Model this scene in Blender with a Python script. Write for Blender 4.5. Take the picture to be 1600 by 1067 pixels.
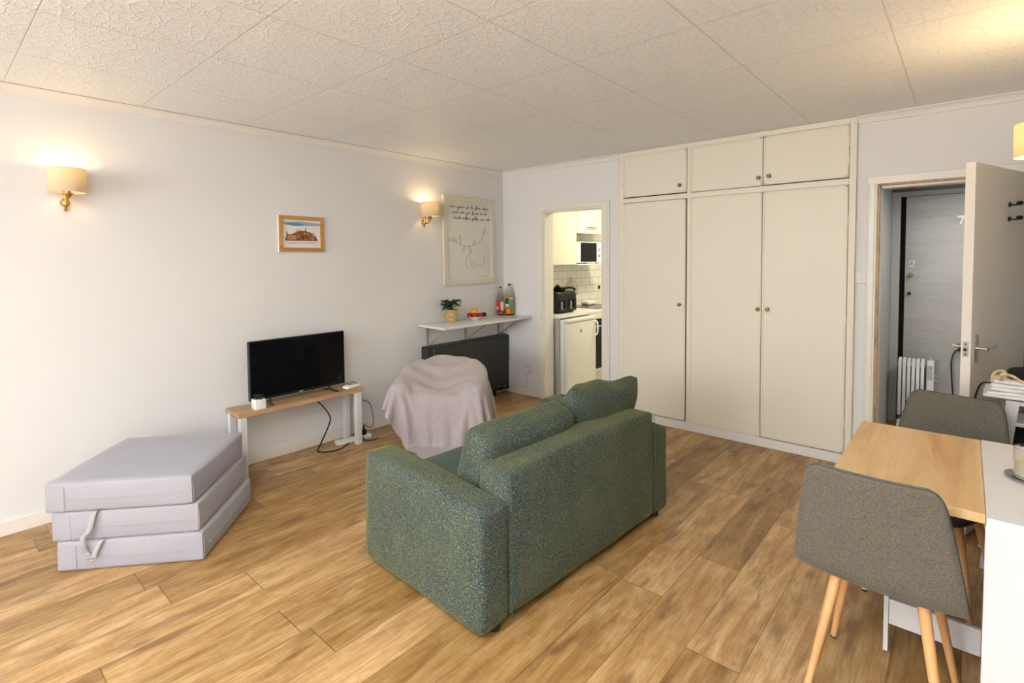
import bpy, bmesh, math, random
import numpy as np
from mathutils import Vector, Matrix, Euler, noise as mnoise
random.seed(7)
PI = math.pi
sc = bpy.context.scene
for o in list(bpy.data.objects): bpy.data.objects.remove(o)
C = sc.collection

# ------------------------------------------------------------------ camera
F_PX, YAW, PITCH, ROLL = 813.25, -0.7169, -0.0420, -0.0078
CAM = Vector((3.9204, -4.3290, 1.4833))
fw = Vector((math.sin(YAW)*math.cos(PITCH), math.cos(YAW)*math.cos(PITCH), math.sin(PITCH)))
rt = Vector((math.cos(YAW), -math.sin(YAW), 0)); up = rt.cross(fw)
r2 = rt*math.cos(ROLL)+up*math.sin(ROLL); u2 = -rt*math.sin(ROLL)+up*math.cos(ROLL)
cd = bpy.data.cameras.new('camera'); cam = bpy.data.objects.new('camera', cd); C.objects.link(cam)
m = Matrix.Identity(4)
for i in range(3):
    m[i][0] = r2[i]; m[i][1] = u2[i]; m[i][2] = -fw[i]; m[i][3] = CAM[i]
cam.matrix_world = m
cd.sensor_width = 36; cd.lens = F_PX/1600*36
cd.shift_x = -2.17/1600; cd.shift_y = -94.77/1600
cd.clip_start = 0.05; cd.clip_end = 60
sc.camera = cam

# ------------------------------------------------------------------ exposure, world, lights
sc.view_settings.view_transform = 'Standard'; sc.view_settings.look = 'None'
sc.view_settings.gamma = 1; sc.view_settings.use_curve_mapping = False
sc.view_settings.exposure = 0.16
w = bpy.data.worlds.new('world'); sc.world = w; w.use_nodes = True
w.node_tree.nodes['Background'].inputs[0].default_value = (0.8, 0.9, 1.0, 1)
w.node_tree.nodes['Background'].inputs[1].default_value = 1.0

def area(name, loc, rot, sx, sy, power, col):
    l = bpy.data.lights.new(name, 'AREA'); l.shape = 'RECTANGLE'; l.size = sx; l.size_y = sy
    l.energy = power; l.color = col
    o = bpy.data.objects.new(name, l); C.objects.link(o); o.location = loc; o.rotation_euler = rot
    return o
def point(name, loc, power, col, r=0.02):
    l = bpy.data.lights.new(name, 'POINT'); l.energy = power; l.color = col; l.shadow_soft_size = r
    o = bpy.data.objects.new(name, l); C.objects.link(o); o.location = loc
    return o
# daylight through the wide window behind the camera
area('window_daylight', (2.1, -8.72, 1.45), (PI/2, 0, 0), 3.4, 1.5, 112, (1.0, 0.99, 0.975))
# light thrown up through the same window by the ground outside
area('window_ground_bounce', (2.1, -8.70, 1.45), (PI/2+.62, 0, 0), 3.4, 1.5, 70, (1.0, 0.985, 0.96))
ul = bpy.data.lights.new('added_uplight', 'SPOT'); ul.energy = 930; ul.color = (0.985, 0.985, 0.975); ul.spot_size = math.radians(130); ul.spot_blend = .7; ul.shadow_soft_size = .08
ulo = bpy.data.objects.new('added_uplight', ul); C.objects.link(ulo); ulo.location = (3.15, -5.05, 1.70); ulo.rotation_euler = (PI, 0, 0)   # unseen uplighter added behind the camera to brighten the room
# ceiling lamps of the kitchen and of the hallway
area('kitchen_ceiling_light', (1.1, 1.2, 2.40), (0, 0, 0), 0.5, 0.5, 34, (1.0, 0.90, 0.68))
area('hallway_ceiling_light', (4.2, 0.7, 2.05), (0, 0, 0), 0.3, 0.3, 10, (1.0, 0.93, 0.85))

# ------------------------------------------------------------------ material helpers
def _v(nt, sock, v):
    if v is None: return
    if isinstance(v, bpy.types.NodeSocket): nt.links.new(v, sock)
    elif isinstance(v, (tuple, list)):
        v = tuple(v)
        if len(v) == 3 and sock.type == 'RGBA': v = v+(1,)
        sock.default_value = v
    else: sock.default_value = v
class NT:
    def __init__(s, name):
        s.m = bpy.data.materials.new(name); s.m.use_nodes = True; s.nt = s.m.node_tree
        s.b = s.nt.nodes['Principled BSDF']
    def n(s, typ, ins=None, out=0, **props):
        nd = s.nt.nodes.new(typ)
        for k, v in props.items(): setattr(nd, k, v)
        for k, v in (ins or {}).items(): _v(s.nt, nd.inputs[k], v)
        return nd.outputs[out]
    def math(s, op, a, b=None, c=None):
        d = {0: a}
        if b is not None: d[1] = b
        if c is not None: d[2] = c
        return s.n('ShaderNodeMath', d, operation=op)
    def mix(s, f, a, b, mode='MIX'):
        nd = s.nt.nodes.new('ShaderNodeMix'); nd.data_type = 'RGBA'; nd.blend_type = mode
        _v(s.nt, nd.inputs[0], f); _v(s.nt, nd.inputs[6], a); _v(s.nt, nd.inputs[7], b)
        return nd.outputs[2]
    def ramp(s, f, stops):
        nd = s.nt.nodes.new('ShaderNodeValToRGB'); cr = nd.color_ramp
        while len(cr.elements) < len(stops): cr.elements.new(0.5)
        for e, (p, c) in zip(cr.elements, stops):
            e.position = p; e.color = tuple(c)+(1,) if len(c) == 3 else c
        _v(s.nt, nd.inputs[0], f); return nd.outputs[0]
    def obj(s): return s.n('ShaderNodeTexCoord', out=3)
    def map(s, vec, scale=(1, 1, 1), loc=(0, 0, 0), rot=(0, 0, 0)):
        return s.n('ShaderNodeMapping', {'Vector': vec, 'Scale': scale, 'Location': loc, 'Rotation': rot})
    def noise(s, vec, scale, detail=3, rough=.5, out=0, dist=0):
        return s.n('ShaderNodeTexNoise', {'Vector': vec, 'Scale': scale, 'Detail': detail, 'Roughness': rough, 'Distortion': dist}, out=out)
    def set(s, **k):
        for a, v in k.items():
            _v(s.nt, s.b.inputs[{'col': 'Base Color', 'rough': 'Roughness', 'metal': 'Metallic', 'spec': 'Specular IOR Level', 'normal': 'Normal',
              'sheen': 'Sheen Weight', 'sheentint': 'Sheen Tint', 'sheenr': 'Sheen Roughness', 'trans': 'Transmission Weight', 'ior': 'IOR',
              'em': 'Emission Color', 'ems': 'Emission Strength', 'coat': 'Coat Weight', 'alpha': 'Alpha', 'sss': 'Subsurface Weight'}[a]], v)
        return s
    def bump(s, h, strength=.3, dist=.01):
        s.set(normal=s.n('ShaderNodeBump', {'Height': h, 'Strength': strength, 'Distance': dist})); return s

def hexc(r, g, b):
    f = lambda c: (c/255/12.92) if c/255 <= .04045 else ((c/255+.055)/1.055)**2.4
    return (f(r), f(g), f(b))
def paint(name, col, rough=.6, var=.03, bscale=60, bstr=.05, spec=.3):
    t = NT(name); p = t.obj(); n1 = t.noise(p, 2.5, 4); n2 = t.noise(p, bscale, 3)
    c = t.mix(n1, tuple(x*(1-var) for x in col), tuple(min(1, x*(1+var)) for x in col))
    return t.set(col=c, rough=rough, spec=spec).bump(n2, bstr, .004).m
def metal(name, col, rough=.3):
    t = NT(name); n1 = t.noise(t.obj(), 80, 2)
    return t.set(col=t.mix(n1, tuple(x*.85 for x in col), col), metal=1.0, rough=t.math('MULTIPLY_ADD', n1, .15, rough-.05)).m

M = {}
M['wall'] = paint('wall_paint', (.76, .757, .75), .7, .02, 35, .12)
M['gloss_white'] = paint('gloss_trim_paint', (.80, .765, .70), .35, .03, 30, .08, .5)
M['trim_white'] = paint('white_trim_paint', (.80, .78, .75), .5, .02, 30, .05)
M['cream'] = paint('cream_wardrobe_paint', (.80, .755, .64), .42, .025, 12, .12, .4)
M['cream_door'] = paint('cream_door_paint', (.87, .82, .73), .4, .02, 12, .08, .4)
M['cream_edge'] = paint('door_edge_paint', (.80, .75, .68), .45, .02, 12, .05)
M['dark_gap'] = paint('dark_gap', (.02, .018, .015), .9)
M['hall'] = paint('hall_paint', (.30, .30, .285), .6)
M['hall_trim'] = paint('hall_trim_paint', (.50, .51, .50), .5)
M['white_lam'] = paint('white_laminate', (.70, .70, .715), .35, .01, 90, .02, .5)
M['lit_table_white'] = paint('lit_white_laminate', (.84, .835, .83), .35, .01, 90, .02, .5)  # table top laminate lightened in colour for the light falling on it
M['white_metal'] = paint('white_enamel', (.80, .80, .80), .3, .01, 20, .02, .5)
M['white_plastic'] = paint('white_plastic', (.82, .82, .80), .35, .01, 20, .01, .5)
M['switch_plate'] = paint('aged_switch_plastic', (.66, .62, .59), .35, .02, 20, .01, .5)
M['grey_plastic'] = paint('grey_plastic', (.35, .36, .36), .5)
M['black_plastic'] = paint('black_plastic', (.012, .012, .013), .35, .2)
M['black_fabric'] = paint('black_fabric', (.010, .010, .012), .9, .2, 200, .3)
M['brass'] = metal('aged_brass', (.55, .35, .12), .28)
M['dark_brass'] = metal('dark_brass', (.24, .15, .06), .35)
M['chrome'] = metal('chrome', (.75, .72, .68), .18)
M['steel'] = metal('brushed_steel', (.45, .44, .42), .3)
M['green_metal'] = paint('grey_green_metal', (.30, .31, .26), .4)
M['cable_white'] = paint('cream_cable', (.62, .56, .46), .5)
M['glass_black'] = paint('black_glass', (.004, .004, .005), .10, 0, 10, 0, .22)

# ceiling: crazed relief tiles in a 61 cm grid
t = NT('crazed_ceiling_tiles'); p = t.obj()
wn = t.noise(p, 7, 3, .6, out=1); pv = t.n('ShaderNodeMix', {0: 0.035}, out=1, data_type='VECTOR') if False else None
dv = t.n('ShaderNodeVectorMath', {0: wn, 1: (.5, .5, .5)}, operation='SUBTRACT')
dv = t.n('ShaderNodeVectorMath', {0: dv, 3: .05}, operation='SCALE')
pd = t.n('ShaderNodeVectorMath', {0: p, 1: dv}, operation='ADD')
pd2 = t.map(pd, (1, 1.25, 0))
vor = t.n('ShaderNodeTexVoronoi', {'Vector': pd2, 'Scale': 22.0}, out=0, feature='DISTANCE_TO_EDGE')
ridge = t.n('ShaderNodeMapRange', {0: vor, 1: 0.0, 2: .07, 3: 1.0, 4: 0.0})
cell = t.n('ShaderNodeTexVoronoi', {'Vector': pd2, 'Scale': 22.0}, out=0)
xyz = t.nt.nodes.new('ShaderNodeSeparateXYZ'); t.nt.links.new(p, xyz.inputs[0])
def groove(sock, off):
    f = t.math('FRACT', t.math('DIVIDE', t.math('SUBTRACT', sock, off), .6085))
    d = t.math('ABSOLUTE', t.math('SUBTRACT', f, .5))
    return t.n('ShaderNodeMapRange', {0: d, 1: .4935, 2: .4985, 3: 0.0, 4: 1.0})
g = t.math('MAXIMUM', groove(xyz.outputs[0], .0055), groove(xyz.outputs[1], -3.987))
hgt = t.math('SUBTRACT', t.math('ADD', t.math('MULTIPLY', ridge, .8), t.math('MULTIPLY', cell, .25)), t.math('MULTIPLY', g, 1.1))
col = t.mix(t.noise(p, 1.3, 3), (.855, .885, .905), (.88, .91, .93))
col = t.mix(t.math('MULTIPLY', ridge, .5), col, (.93, .92, .90))  # highlight on the raised ridges painted into the colour
col = t.mix(t.math('MULTIPLY', g, .45), col, (.52, .46, .36))
M['ceiling'] = t.set(col=col, rough=.5, spec=.35).bump(hgt, .45, .006).m

# floor: oak laminate planks running along the left wall
t = NT('oak_plank_floor'); p = t.obj()
xyz = t.nt.nodes.new('ShaderNodeSeparateXYZ'); t.nt.links.new(p, xyz.inputs[0])
X, Y = xyz.outputs[0], xyz.outputs[1]
xs = t.math('DIVIDE', t.math('SUBTRACT', X, .165), .1985); row = t.math('FLOOR', xs); fx = t.math('FRACT', xs)
rnd = t.n('ShaderNodeTexWhiteNoise', {'W': row}, noise_dimensions='1D')
ys = t.math('ADD', t.math('DIVIDE', Y, 1.22), t.math('MULTIPLY', rnd, 7.3)); pl = t.math('FLOOR', ys); fy = t.math('FRACT', ys)
cid = t.n('ShaderNodeCombineXYZ', {0: row, 1: pl, 2: 3.7})
wnn = t.nt.nodes.new('ShaderNodeTexWhiteNoise'); t.nt.links.new(cid, wnn.inputs['Vector'])
val = wnn.outputs['Value']; rc = wnn.outputs['Color']
shift = t.n('ShaderNodeVectorMath', {0: rc, 1: (13, 17, 9)}, operation='MULTIPLY')
pp = t.n('ShaderNodeVectorMath', {0: p, 1: shift}, operation='ADD')
g1 = t.noise(t.map(pp, (7, 1.3, 1)), 1.6, 8, .72, dist=.7)
g4 = t.noise(t.map(pp, (16, 4.5, 1)), 1.4, 5, .68)
g2 = t.noise(t.map(pp, (85, 2.4, 1)), 1.5, 6, .75)
g3 = t.noise(t.map(pp, (5, 1.3, 1)), 2.3, 2, .5, dist=.4)
saw = t.noise(t.map(pp, (3, 60, 1)), 1.5, 2, .5)
base = t.ramp(g1, [(.30, hexc(126, 88, 52)), (.42, hexc(156, 116, 72)), (.54, hexc(180, 140, 94)), (.70, hexc(206, 174, 132))])
base = t.mix(t.math('MULTIPLY', t.n('ShaderNodeMapRange', {0: g4, 1: .48, 2: .72}), .42), base, hexc(214, 184, 142))
base = t.mix(t.math('MULTIPLY', t.n('ShaderNodeMapRange', {0: g4, 1: .46, 2: .28}), .25), base, hexc(120, 80, 44))
base = t.mix(t.math('MULTIPLY', t.n('ShaderNodeMapRange', {0: g2, 1: .47, 2: .66}), .5), base, hexc(112, 74, 40))
base = t.mix(t.math('MULTIPLY', t.n('ShaderNodeMapRange', {0: saw, 1: .5, 2: .8}), .16), base, hexc(205, 170, 125))
dark = t.n('ShaderNodeMapRange', {0: g3, 1: .58, 2: .70})
base = t.mix(t.math('MULTIPLY', dark, .5), base, hexc(88, 58, 34))
vk = t.n('ShaderNodeTexVoronoi', {'Vector': t.map(pp, (6.0, 2.2, 0)), 'Scale': .9}, out=0)
knot = t.n('ShaderNodeMapRange', {0: vk, 1: .03, 2: .13, 3: 1.0, 4: 0.0})
base = t.mix(t.math('MULTIPLY', knot, .7), base, hexc(72, 46, 28))
hsv = t.n('ShaderNodeHueSaturation', {'Color': base, 'Value': t.math('MULTIPLY_ADD', val, .44, .62), 'Saturation': t.math('MULTIPLY_ADD', val, -.12, 1.10), 'Hue': .504, 'Fac': 1.0})
ex = t.math('ABSOLUTE', t.math('SUBTRACT', fx, .5)); ey = t.math('ABSOLUTE', t.math('SUBTRACT', fy, .5))
sx = t.n('ShaderNodeMapRange', {0: ex, 1: .489, 2: .497}); sy = t.n('ShaderNodeMapRange', {0: ey, 1: .4975, 2: .4992})
seam = t.math('MAXIMUM', sx, sy)
colf = t.mix(t.math('MULTIPLY', seam, .7), hsv, hexc(74, 50, 30))
M['floor'] = t.set(col=colf, rough=t.math('MULTIPLY_ADD', g2, .15, .36), spec=.5).bump(t.math('SUBTRACT', t.math('MULTIPLY', g2, .3), seam), .25, .002).m

def wood(name, c0, c1, c2, axis=1, sc_=1.0, rough=.45):
    t = NT(name); p = t.obj(); s = [14, 14, 14]; s[axis] = 1.2
    g1 = t.noise(t.map(p, tuple(x*sc_ for x in s)), 1.5, 5, .6, dist=.8)
    s2 = [120, 120, 120]; s2[axis] = 5
    g2 = t.noise(t.map(p, tuple(s2)), 1.0, 3, .6)
    c = t.ramp(g1, [(.3, c0), (.5, c1), (.72, c2)]); c = t.mix(t.math('MULTIPLY', g2, .25), c, c0)
    return t.set(col=c, rough=rough).bump(g2, .08, .001).m
M['bench_wood'] = wood('bench_oak', hexc(150, 118, 84), hexc(172, 138, 100), hexc(188, 156, 118), 1)
M['table_wood'] = wood('table_leaf_oak', hexc(188, 146, 96), hexc(214, 176, 124), hexc(232, 204, 160), 1, .55)
M['leg_wood'] = wood('beech_leg', hexc(196, 142, 92), hexc(214, 163, 110), hexc(224, 178, 126), 2)
M['frame_wood'] = wood('picture_frame_oak', hexc(160, 112, 52), hexc(184, 138, 74), hexc(198, 156, 96), 1)
M['bare_wood'] = wood('bare_door_frame_wood', hexc(92, 62, 34), hexc(180, 140, 88), hexc(200, 160, 105), 2, 3)

def fabric(name, cols, scale=420, rough=.9, sheen=0, sheentint=(1, 1, 1), bump=.35, broad=0.0, broadcol=(0, 0, 0)):
    t = NT(name); p = t.obj(); n1 = t.noise(p, scale, 2, .6); n2 = t.noise(t.map(p, (1, 1, 1), (5, 3, 1)), scale*.45, 2, .6)
    f = t.math('MULTIPLY_ADD', n1, .6, t.math('MULTIPLY', n2, .4))
    st = [(.36+.28*i/(len(cols)-1), c) for i, c in enumerate(cols)]
    c = t.ramp(f, st)
    if broad: c = t.mix(t.math('MULTIPLY', t.n('ShaderNodeMapRange', {0: t.noise(p, 5, 4, .6), 1: .42, 2: .7}), broad), c, broadcol)
    t.set(col=c, rough=rough, spec=.15, sheen=sheen, sheentint=sheentint, sheenr=.45)
    return t.bump(f, bump, .002).m
M['sofa'] = fabric('green_tweed', [hexc(4, 10, 14), hexc(22, 34, 40), hexc(50, 66, 70), hexc(80, 90, 84), hexc(158, 150, 104)], 450, .85, .27, hexc(205, 195, 105), .6, .18, hexc(104, 112, 76))
M['sofa_dark'] = fabric('green_seat_fabric', [hexc(44, 62, 54), hexc(62, 80, 70), hexc(78, 94, 82)], 420, .9, .1)
M['chair_fabric'] = fabric('taupe_felt', [hexc(66, 62, 55), hexc(92, 87, 78), hexc(122, 116, 104)], 650, .92, .12, (1, 1, 1), .2)
M['chair_seam'] = fabric('taupe_piping', [hexc(60, 58, 54), hexc(92, 90, 82)], 500, .9)
M['mattress'] = fabric('grey_mattress_cloth', [hexc(142, 140, 146), hexc(152, 150, 157), hexc(162, 160, 168)], 700, .5, .2, hexc(230, 230, 245), .08)
M['mattress_side'] = M['mattress']
M['blanket'] = fabric('lilac_fleece', [hexc(150, 140, 142), hexc(170, 160, 160), hexc(188, 180, 178)], 320, .95, .3, hexc(235, 225, 225), .6)
M['armchair'] = fabric('dark_green_fabric', [hexc(36, 58, 36), hexc(50, 78, 50), hexc(66, 92, 62)], 400)
M['strap'] = fabric('grey_strap', [hexc(150, 148, 150), hexc(172, 170, 172)], 900, .7)
M['heater'] = paint('charcoal_heater', hexc(44, 47, 44), .45, .08, 40, .05, .4)
M['heater_dark'] = paint('black_heater_trim', hexc(22, 24, 24), .3)
M['fridge'] = paint('fridge_enamel', (.74, .73, .64), .3, .01, 20, .02, .5)
M['kitchen_unit'] = paint('cream_kitchen_unit', (.66, .63, .50), .35, .02, 20, .02, .5)
M['grey_panel'] = paint('grey_end_panel', (.36, .34, .31), .5)
M['worktop'] = paint('pale_worktop', (.72, .69, .60), .3, .05, 150, .02, .5)

# white kitchen tiles, brick bond 200 x 100
t = NT('white_metro_tiles'); p = t.obj()
mp = t.n('ShaderNodeCombineXYZ', {0: t.n('ShaderNodeSeparateXYZ', {0: p}, out=1), 1: t.n('ShaderNodeSeparateXYZ', {0: p}, out=2)})
br = t.nt.nodes.new('ShaderNodeTexBrick'); t.nt.links.new(t.map(mp, (1, 1, 1), (-.065, -.003, 0)), br.inputs['Vector'])
br.inputs['Scale'].default_value = 1; br.inputs['Brick Width'].default_value = .214; br.inputs['Row Height'].default_value = .1015
br.inputs['Mortar Size'].default_value = .0028; br.inputs['Color1'].default_value = (.80, .78, .70, 1); br.inputs['Color2'].default_value = (.76, .74, .66, 1)
br.inputs['Mortar'].default_value = (.36, .33, .25, 1); br.inputs['Mortar Smooth'].default_value = .1
M['tiles'] = t.set(col=br.outputs['Color'], rough=.15, spec=.5).bump(t.math('SUBTRACT', 1.0, br.outputs['Fac']), .4, .003).m
# kitchen floor: cream vinyl with small dark inserts
t = NT('spotted_vinyl_floor'); p = t.obj()
ck = t.n('ShaderNodeTexVoronoi', {'Vector': p, 'Scale': 9.0, 'Randomness': 0.0}, out=0)
f = t.n('ShaderNodeMapRange', {0: ck, 1: .18, 2: .22, 3: 1.0, 4: 0.0})
M['vinyl'] = t.set(col=t.mix(f, (.68, .65, .52), (.10, .08, .05)), rough=.4).m
# grey entrance door, scuffed
t = NT('scuffed_grey_door'); p = t.obj()
n1 = t.noise(t.map(p, (1.2, 1, 5)), 2.5, 5, .6)
M['door7'] = t.set(col=t.mix(n1, hexc(146, 143, 138), hexc(180, 178, 173)), rough=.3, spec=.5).bump(n1, .3, .01).m
# sconce shade: woven cloth that lets lamplight through
t = NT('sconce_shade_cloth'); p = t.obj()
n1 = t.noise(t.map(p, (20, 20, 260)), 1, 2)
t.set(col=t.mix(n1, (.55, .50, .40), (.64, .59, .49)), rough=.9, spec=.1)
tr = t.nt.nodes.new('ShaderNodeBsdfTranslucent'); tr.inputs[0].default_value = (.86, .76, .50, 1)
mx = t.nt.nodes.new('ShaderNodeMixShader'); mx.inputs[0].default_value = .30
t.nt.links.new(t.b.outputs[0], mx.inputs[1]); t.nt.links.new(tr.outputs[0], mx.inputs[2])
t.nt.links.new(mx.outputs[0], t.nt.nodes['Material Output'].inputs[0]); M['shade'] = t.m
def emit(name, col, s):
    t = NT(name); n1 = t.noise(t.obj(), 5, 1); return t.set(col=col, em=col, ems=t.math('MULTIPLY_ADD', n1, s*.05, s)).m
M['bulb'] = emit('lit_bulb', (1.0, .82, .48), 12)
M['flame'] = emit('candle_flame', (1.0, .62, .20), 10)
def glassy(name, col, rough=.02, ior=1.45, trans=1.0):
    t = NT(name); n1 = t.noise(t.obj(), 3, 1); return t.set(col=t.mix(n1, col, tuple(x*.97 for x in col)), rough=rough, trans=trans, ior=ior).m
M['clear'] = glassy('clear_glass', (.96, .97, .96)); M['pet'] = glassy('clear_bottle_plastic', (.93, .93, .88), .05, 1.25)
M['juice'] = paint('orange_juice', hexc(236, 150, 20), .3); M['amber'] = paint('amber_drink', hexc(196, 140, 60), .3)
M['orange'] = paint('orange_peel', hexc(240, 160, 20), .45, .04, 300, .3)
M['red'] = paint('red_apple_skin', hexc(170, 34, 24), .3, .35); M['red_label'] = paint('red_label', hexc(205, 40, 30), .4)
M['teal_label'] = paint('teal_label', hexc(96, 150, 156), .4); M['green_label'] = paint('green_label', hexc(30, 84, 40), .4)
M['white_label'] = paint('white_label', (.82, .82, .80), .5); M['navy'] = paint('navy_label', hexc(40, 50, 80), .4)
M['leaf'] = paint('plant_leaf', hexc(28, 58, 30), .45, .35, 60, .2); M['leaf2'] = paint('succulent_leaf', hexc(34, 52, 40), .5, .3)
M['soil'] = paint('soil', hexc(66, 34, 24), .95, .3, 90, .6)
M['wax'] = paint('candle_wax', (.78, .72, .62), .5); M['ceramic'] = paint('white_ceramic', (.84, .83, .80), .15, .01, 10, 0, .5)
t = NT('woven_basket'); p = t.obj()
wv = t.n('ShaderNodeTexWave', {'Vector': p, 'Scale': 26.0, 'Distortion': 3.0, 'Detail': 2.0}, bands_direction='Z')
M['basket'] = t.set(col=t.ramp(t.math('MULTIPLY_ADD', wv, .5, t.math('MULTIPLY', t.noise(p, 70, 3), .5)), [(.2, hexc(110, 72, 30)), (.5, hexc(198, 156, 92)), (.8, hexc(236, 212, 164))]), rough=.8).bump(wv, .6, .004).m
M['straw'] = fabric('straw_plait', [hexc(168, 132, 90), hexc(206, 176, 132), hexc(226, 204, 168)], 200)
M['paper'] = paint('poster_paper', hexc(220, 218, 208), .25, .01, 5, 0, .5); M['ink'] = paint('pencil_ink', hexc(98, 100, 96), .7)
M['poster_frame'] = paint('limed_wood_frame', hexc(216, 208, 190), .5, .03, 80, .1)
M['white_cloth'] = paint('folded_white_cloth', (.80, .78, .76), .85, .03, 60, .4)
for k, c in dict(pp_white=(226, 226, 222), pp_sky=(150, 172, 196), pp_blue=(96, 128, 160), pp_brown=(134, 84, 52), pp_dark=(84, 62, 52), pp_gold=(214, 166, 100), pp_grey=(176, 176, 170), pp_red=(150, 80, 50)).items():
    M[k] = paint('watercolour_'+k[3:], hexc(*c), .8, .12, 40, .05)

# ------------------------------------------------------------------ mesh helpers
def BM(): return bmesh.new()
def merge(dst, src, mat_i=0):
    me = bpy.data.meshes.new('t'); src.to_mesh(me); src.free(); n0 = len(dst.faces); dst.from_mesh(me); bpy.data.meshes.remove(me)
    dst.faces.ensure_lookup_table()
    for f in dst.faces[n0:]: f.material_index = mat_i
def box(bm, x0, x1, y0, y1, z0, z1, bev=0, seg=1, mi=0, xf=None):
    b = bmesh.new(); bmesh.ops.create_cube(b, size=1)
    for v in b.verts:
        v.co = Vector(((x0+x1)/2+v.co.x*(x1-x0), (y0+y1)/2+v.co.y*(y1-y0), (z0+z1)/2+v.co.z*(z1-z0)))
    if bev: bmesh.ops.bevel(b, geom=b.edges[:]+b.verts[:], offset=bev, segments=seg, affect='EDGES', profile=.5)
    if xf is not None: b.transform(xf)
    merge(bm, b, mi); return bm
def cyl(bm, p0, p1, r0, r1=None, seg=20, mi=0, cap=True):
    p0 = Vector(p0); p1 = Vector(p1); r1 = r0 if r1 is None else r1
    b = bmesh.new(); bmesh.ops.create_cone(b, cap_ends=cap, segments=seg, radius1=max(r0, 1e-4), radius2=max(r1, 1e-4), depth=(p1-p0).length)
    q = (p1-p0).to_track_quat('Z', 'Y').to_matrix().to_4x4(); q.translation = (p0+p1)/2
    b.transform(q); merge(bm, b, mi); return bm
def ball(bm, c, r, sx=1, sy=1, sz=1, seg=16, mi=0):
    b = bmesh.new(); bmesh.ops.create_uvsphere(b, u_segments=seg, v_segments=max(8, seg//2+2), radius=r)
    for v in b.verts: v.co = Vector((c[0]+v.co.x*sx, c[1]+v.co.y*sy, c[2]+v.co.z*sz))
    merge(bm, b, mi); return bm
def lathe(bm, prof, c=(0, 0, 0), seg=28, mi=0, xf=None):
    b = bmesh.new(); rings = []
    for r, z in prof:
        rings.append([b.verts.new((c[0]+max(r, 1e-5)*math.cos(2*PI*i/seg), c[1]+max(r, 1e-5)*math.sin(2*PI*i/seg), c[2]+z)) for i in range(seg)])
    for a, d in zip(rings, rings[1:]):
        for i in range(seg): b.faces.new((a[i], a[(i+1) % seg], d[(i+1) % seg], d[i]))
    bmesh.ops.remove_doubles(b, verts=b.verts, dist=2e-5)
    if xf is not None: b.transform(xf)
    merge(bm, b, mi); return bm
def smooth_path(pts, n=8):
    P = [Vector(p) for p in pts]; P = [P[0]*2-P[1]]+P+[P[-1]*2-P[-2]]; out = []
    for i in range(1, len(P)-2):
        for k in range(n):
            s = k/n; a, b_, c, d = P[i-1], P[i], P[i+1], P[i+2]
            out.append(.5*((2*b_)+(c-a)*s+(2*a-5*b_+4*c-d)*s*s+(-a+3*b_-3*c+d)*s**3))
    out.append(P[-2]); return out
def tube(bm, pts, r, seg=8, smooth=8, mi=0, rf=None):
    P = smooth_path(pts, smooth) if smooth else [Vector(p) for p in pts]
    b = bmesh.new(); rings = []; nrm = None
    for i, p in enumerate(P):
        tg = (P[min(i+1, len(P)-1)]-P[max(i-1, 0)]).normalized()
        if nrm is None: nrm = tg.orthogonal().normalized()
        nrm = (nrm-tg*nrm.dot(tg)).normalized(); bn = tg.cross(nrm)
        rr = r if rf is None else r*rf(i/(len(P)-1))
        rings.append([b.verts.new(p+(nrm*math.cos(2*PI*k/seg)+bn*math.sin(2*PI*k/seg))*rr) for k in range(seg)])
    for a, d in zip(rings, rings[1:]):
        for k in range(seg): b.faces.new((a[k], a[(k+1) % seg], d[(k+1) % seg], d[k]))
    b.faces.new(rings[0][::-1]); b.faces.new(rings[-1]); merge(bm, b, mi); return bm
def prism(bm, poly, h0, h1, axes='XYZ', mi=0, bev=0):
    """poly in the first two named axes, extruded along the third from h0 to h1"""
    b = bmesh.new(); ix = ['XYZ'.index(a) for a in axes]
    def mk(h): 
        out = []
        for u, v in poly:
            c = [0, 0, 0]; c[ix[0]] = u; c[ix[1]] = v; c[ix[2]] = h; out.append(b.verts.new(c))
        return out
    A, D = mk(h0), mk(h1); n = len(poly)
    b.faces.new(A); b.faces.new(D[::-1])
    for i in range(n): b.faces.new((A[i], D[i], D[(i+1) % n], A[(i+1) % n]))
    bmesh.ops.recalc_face_normals(b, faces=b.faces)
    if bev: bmesh.ops.bevel(b, geom=b.edges[:], offset=bev, segments=2, affect='EDGES')
    merge(bm, b, mi); return bm
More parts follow.
